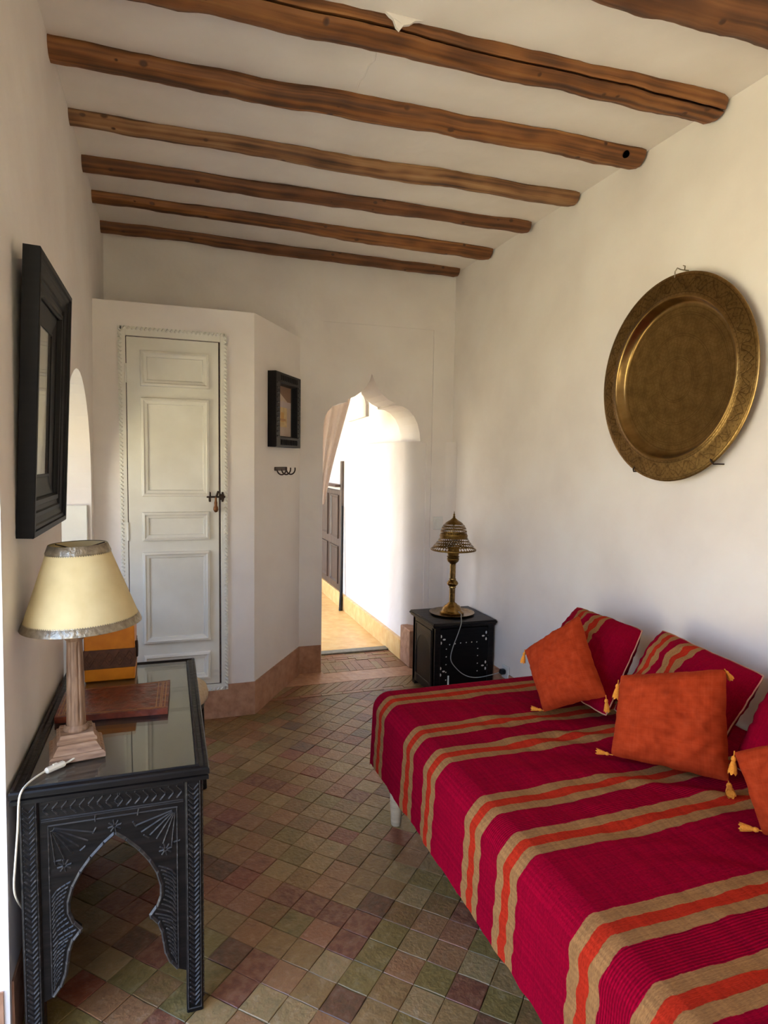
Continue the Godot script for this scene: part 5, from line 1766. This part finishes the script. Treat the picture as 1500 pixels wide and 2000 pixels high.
	solo("wall_socket", m, mt.white_plastic, "white wall socket just above the throw beside the black cupboard", "socket")
	# white hook plate on the wall above the cupboard
	var hk := thing("wall_switch", "white switch plate on the wall half hidden by the brass shade", "switch", Vector3(1.90, 1.05, ZA))
	m = MB.new()
	m.box(Vector3(1.86, 1.005, ZA + 0.004), Vector3(1.935, 1.10, ZA + 0.016), 0.003)
	part("plate", m, mt.white_plastic, hk)
	m = MB.new()
	m.box(Vector3(1.878, 1.025, ZA + 0.015), Vector3(1.917, 1.08, ZA + 0.02), 0.002)
	part("rocker", m, mt.white_plastic, hk)

func build_tray() -> void:
	var c := Vector3(1.994, 1.855, -2.128)
	var t := thing("brass_tray", "large round engraved brass tray hung on the wall above the daybed", "tray", c)
	var m := MB.new()
	var R := 0.418
	# a turned dish facing into the room: (radius, distance from the wall)
	var prof := [Vector2(0.0, 0.012), Vector2(0.295, 0.012), Vector2(0.301, 0.0135), Vector2(0.309, 0.019), Vector2(0.320, 0.043), Vector2(0.324, 0.0495), Vector2(0.328, 0.0505), Vector2(0.332, 0.0495), Vector2(0.336, 0.047), Vector2(0.36, 0.048), Vector2(0.405, 0.046), Vector2(R - 0.004, 0.045), Vector2(R, 0.043), Vector2(R, 0.040), Vector2(0.33, 0.040), Vector2(0.318, 0.016), Vector2(0.306, 0.009), Vector2(0.0, 0.008)]
	var bs := Basis(Vector3(0, 0, -1), Vector3(-1, 0, 0), Vector3(0, 1, 0))
	# prof runs outward on the face: reverse so that the face looks into the room
	prof.reverse()
	m.lathe(prof, 96, Transform3D(bs, c))
	# engraving mapped flat across the face
	for i in m.v.size():
		var p := m.v[i] - c
		m.uv[i] = Vector2(0.5 - p.z / (2 * R), 0.5 - p.y / (2 * R))
	part("dish", m, mt.tray, t)
	for e in [[0.0, 0.422, 0], [-0.355, -0.255, 1], [-0.385, 0.19, 1]]:
		m = MB.new()
		var y: float = c.y + e[0]; var z: float = c.z - e[1]
		if e[2] == 0:
			var top := Vector3(1.999, c.y + R + 0.015, c.z + 0.02)
			m.tube([top, top + Vector3(-0.04, 0, 0), top + Vector3(-0.052, 0.006, -0.005), top + Vector3(-0.056, -0.006, -0.012), top + Vector3(-0.056, -0.03, -0.014)], 0.0025, 8)
			m.tube([top + Vector3(-0.02, 0, 0.0), top + Vector3(-0.03, 0.012, 0.012), top + Vector3(-0.045, 0.010, 0.018)], 0.002, 8)
			part("wire_hook", m, mt.silver, t, "twisted wire hook")
		else:
			var dd := Vector2(e[0], -e[1]).normalized()
			var q := Vector3(1.999, c.y + dd.x * (R + 0.006), c.z + dd.y * (R + 0.006))
			m.tube([q, q + Vector3(-0.05, 0, 0), q + Vector3(-0.056, -dd.x * 0.01, -dd.y * 0.01), q + Vector3(-0.054, -dd.x * 0.022, -dd.y * 0.022)], 0.003, 8)
			part("nail", m, mt.iron, t)

func build_hall_things() -> void:
	# tied curtain behind the arch
	var zc := -4.86
	var nz := FastNoiseLite.new()
	nz.seed = 15; nz.frequency = 1.0
	var t := thing("tied_curtain", "pale pink curtain gathered aside behind the archway", "curtain", Vector3(1.05, 0, zc))
	var m := MB.new()
	m.grid(60, 30, func(u: float, v: float) -> Vector3:
		var y: float = lerp(2.12, 1.16, v)
		var wr: float = lerp(0.46, 0.10, pow(v, 1.25))
		var x: float = 0.93 + (u - 0.0) * wr + 0.13 * pow(v, 2.2)
		return Vector3(x, y, zc + (0.018 * sin(u * 40.0) + 0.012 * sin(u * 17.0 + 1.0)) * lerp(1.0, 0.7, v)))
	m.grid(40, 20, func(u: float, v: float) -> Vector3:
		var y: float = lerp(1.16, 0.12, v)
		var wr: float = lerp(0.10, 0.16, v)
		var x: float = 1.06 - 0.13 * pow(v, 0.5) + u * wr - 0.04
		return Vector3(x, y, zc + 0.015 * sin(u * 40.0)))
	part("drape", m, mt.curtain, t)
	m = MB.new()
	m.tube([Vector3(0.30, 2.14, zc), Vector3(1.68, 2.14, zc)], 0.008, 10)
	part("rod", m, mt.dark, t)
	# white plaster corbel in the hall
	m = MB.new()
	m.extrude(PackedVector2Array([Vector2(-4.78, 1.85), Vector2(-4.78, 1.94), Vector2(-4.80, 1.975), Vector2(-4.84, 2.005), Vector2(-4.90, 2.03), Vector2(-4.92, 2.2), Vector2(-4.92, 2.66), Vector2(-5.30, 2.66), Vector2(-5.30, 1.835)]), func(p: Vector2, w: float) -> Vector3: return Vector3(1.463 if w < 0.5 else 1.489, p.y, p.x))
	struct("trim_3", m, mt.plaster, "white plaster pendant hanging behind the keel arch")
	# dark carved cupboard doors in the hall wall
	var w := thing("carved_hall_door", "dark carved panelled cupboard door in the bright hall", "door", Vector3(1.66, 0.16, -6.6))
	m = MB.new()
	m.box(Vector3(1.662, 0.165, -7.25), Vector3(1.70, 1.20, -6.27), 0.003)
	part("board", m, mt.hall_wood, w)
	for zz in [[-6.66, -6.33], [-7.18, -6.78]]:
		for yy in [[0.23, 0.62], [0.70, 1.15]]:
			m = MB.new()
			frame_ring(m, Vector3(1.662, (yy[0] + yy[1]) / 2, (zz[0] + zz[1]) / 2), Vector3(0, 0, 1), Vector3.UP, Vector3(-1, 0, 0), zz[1] - zz[0], yy[1] - yy[0], [[0.0, 0.0], [0.0, 0.012], [0.012, 0.014], [0.024, 0.004], [0.03, 0.0]])
			part("panel", m, mt.hall_wood, w)
	m = MB.new()
	m.box(Vector3(1.655, 0.16, -6.27), Vector3(1.70, 1.50, -6.22), 0.004)
	part("post", m, mt.hall_wood, w)
	m = MB.new()
	m.box(Vector3(1.60, 1.235, -7.25), Vector3(1.70, 1.26, -6.25), 0.003)
	part("shelf", m, mt.brown, w)
	m = MB.new()
	m.tube([Vector3(1.630, 0.0, -6.10), Vector3(1.640, 0.18, -6.12), Vector3(1.655, 0.6, -6.16), Vector3(1.662, 1.05, -6.19)], [0.020, 0.016, 0.013, 0.011], 12)
	solo("wooden_staff", m, mt.dark, "dark wooden staff leaning on the hall wall beside the carved door", "staff")
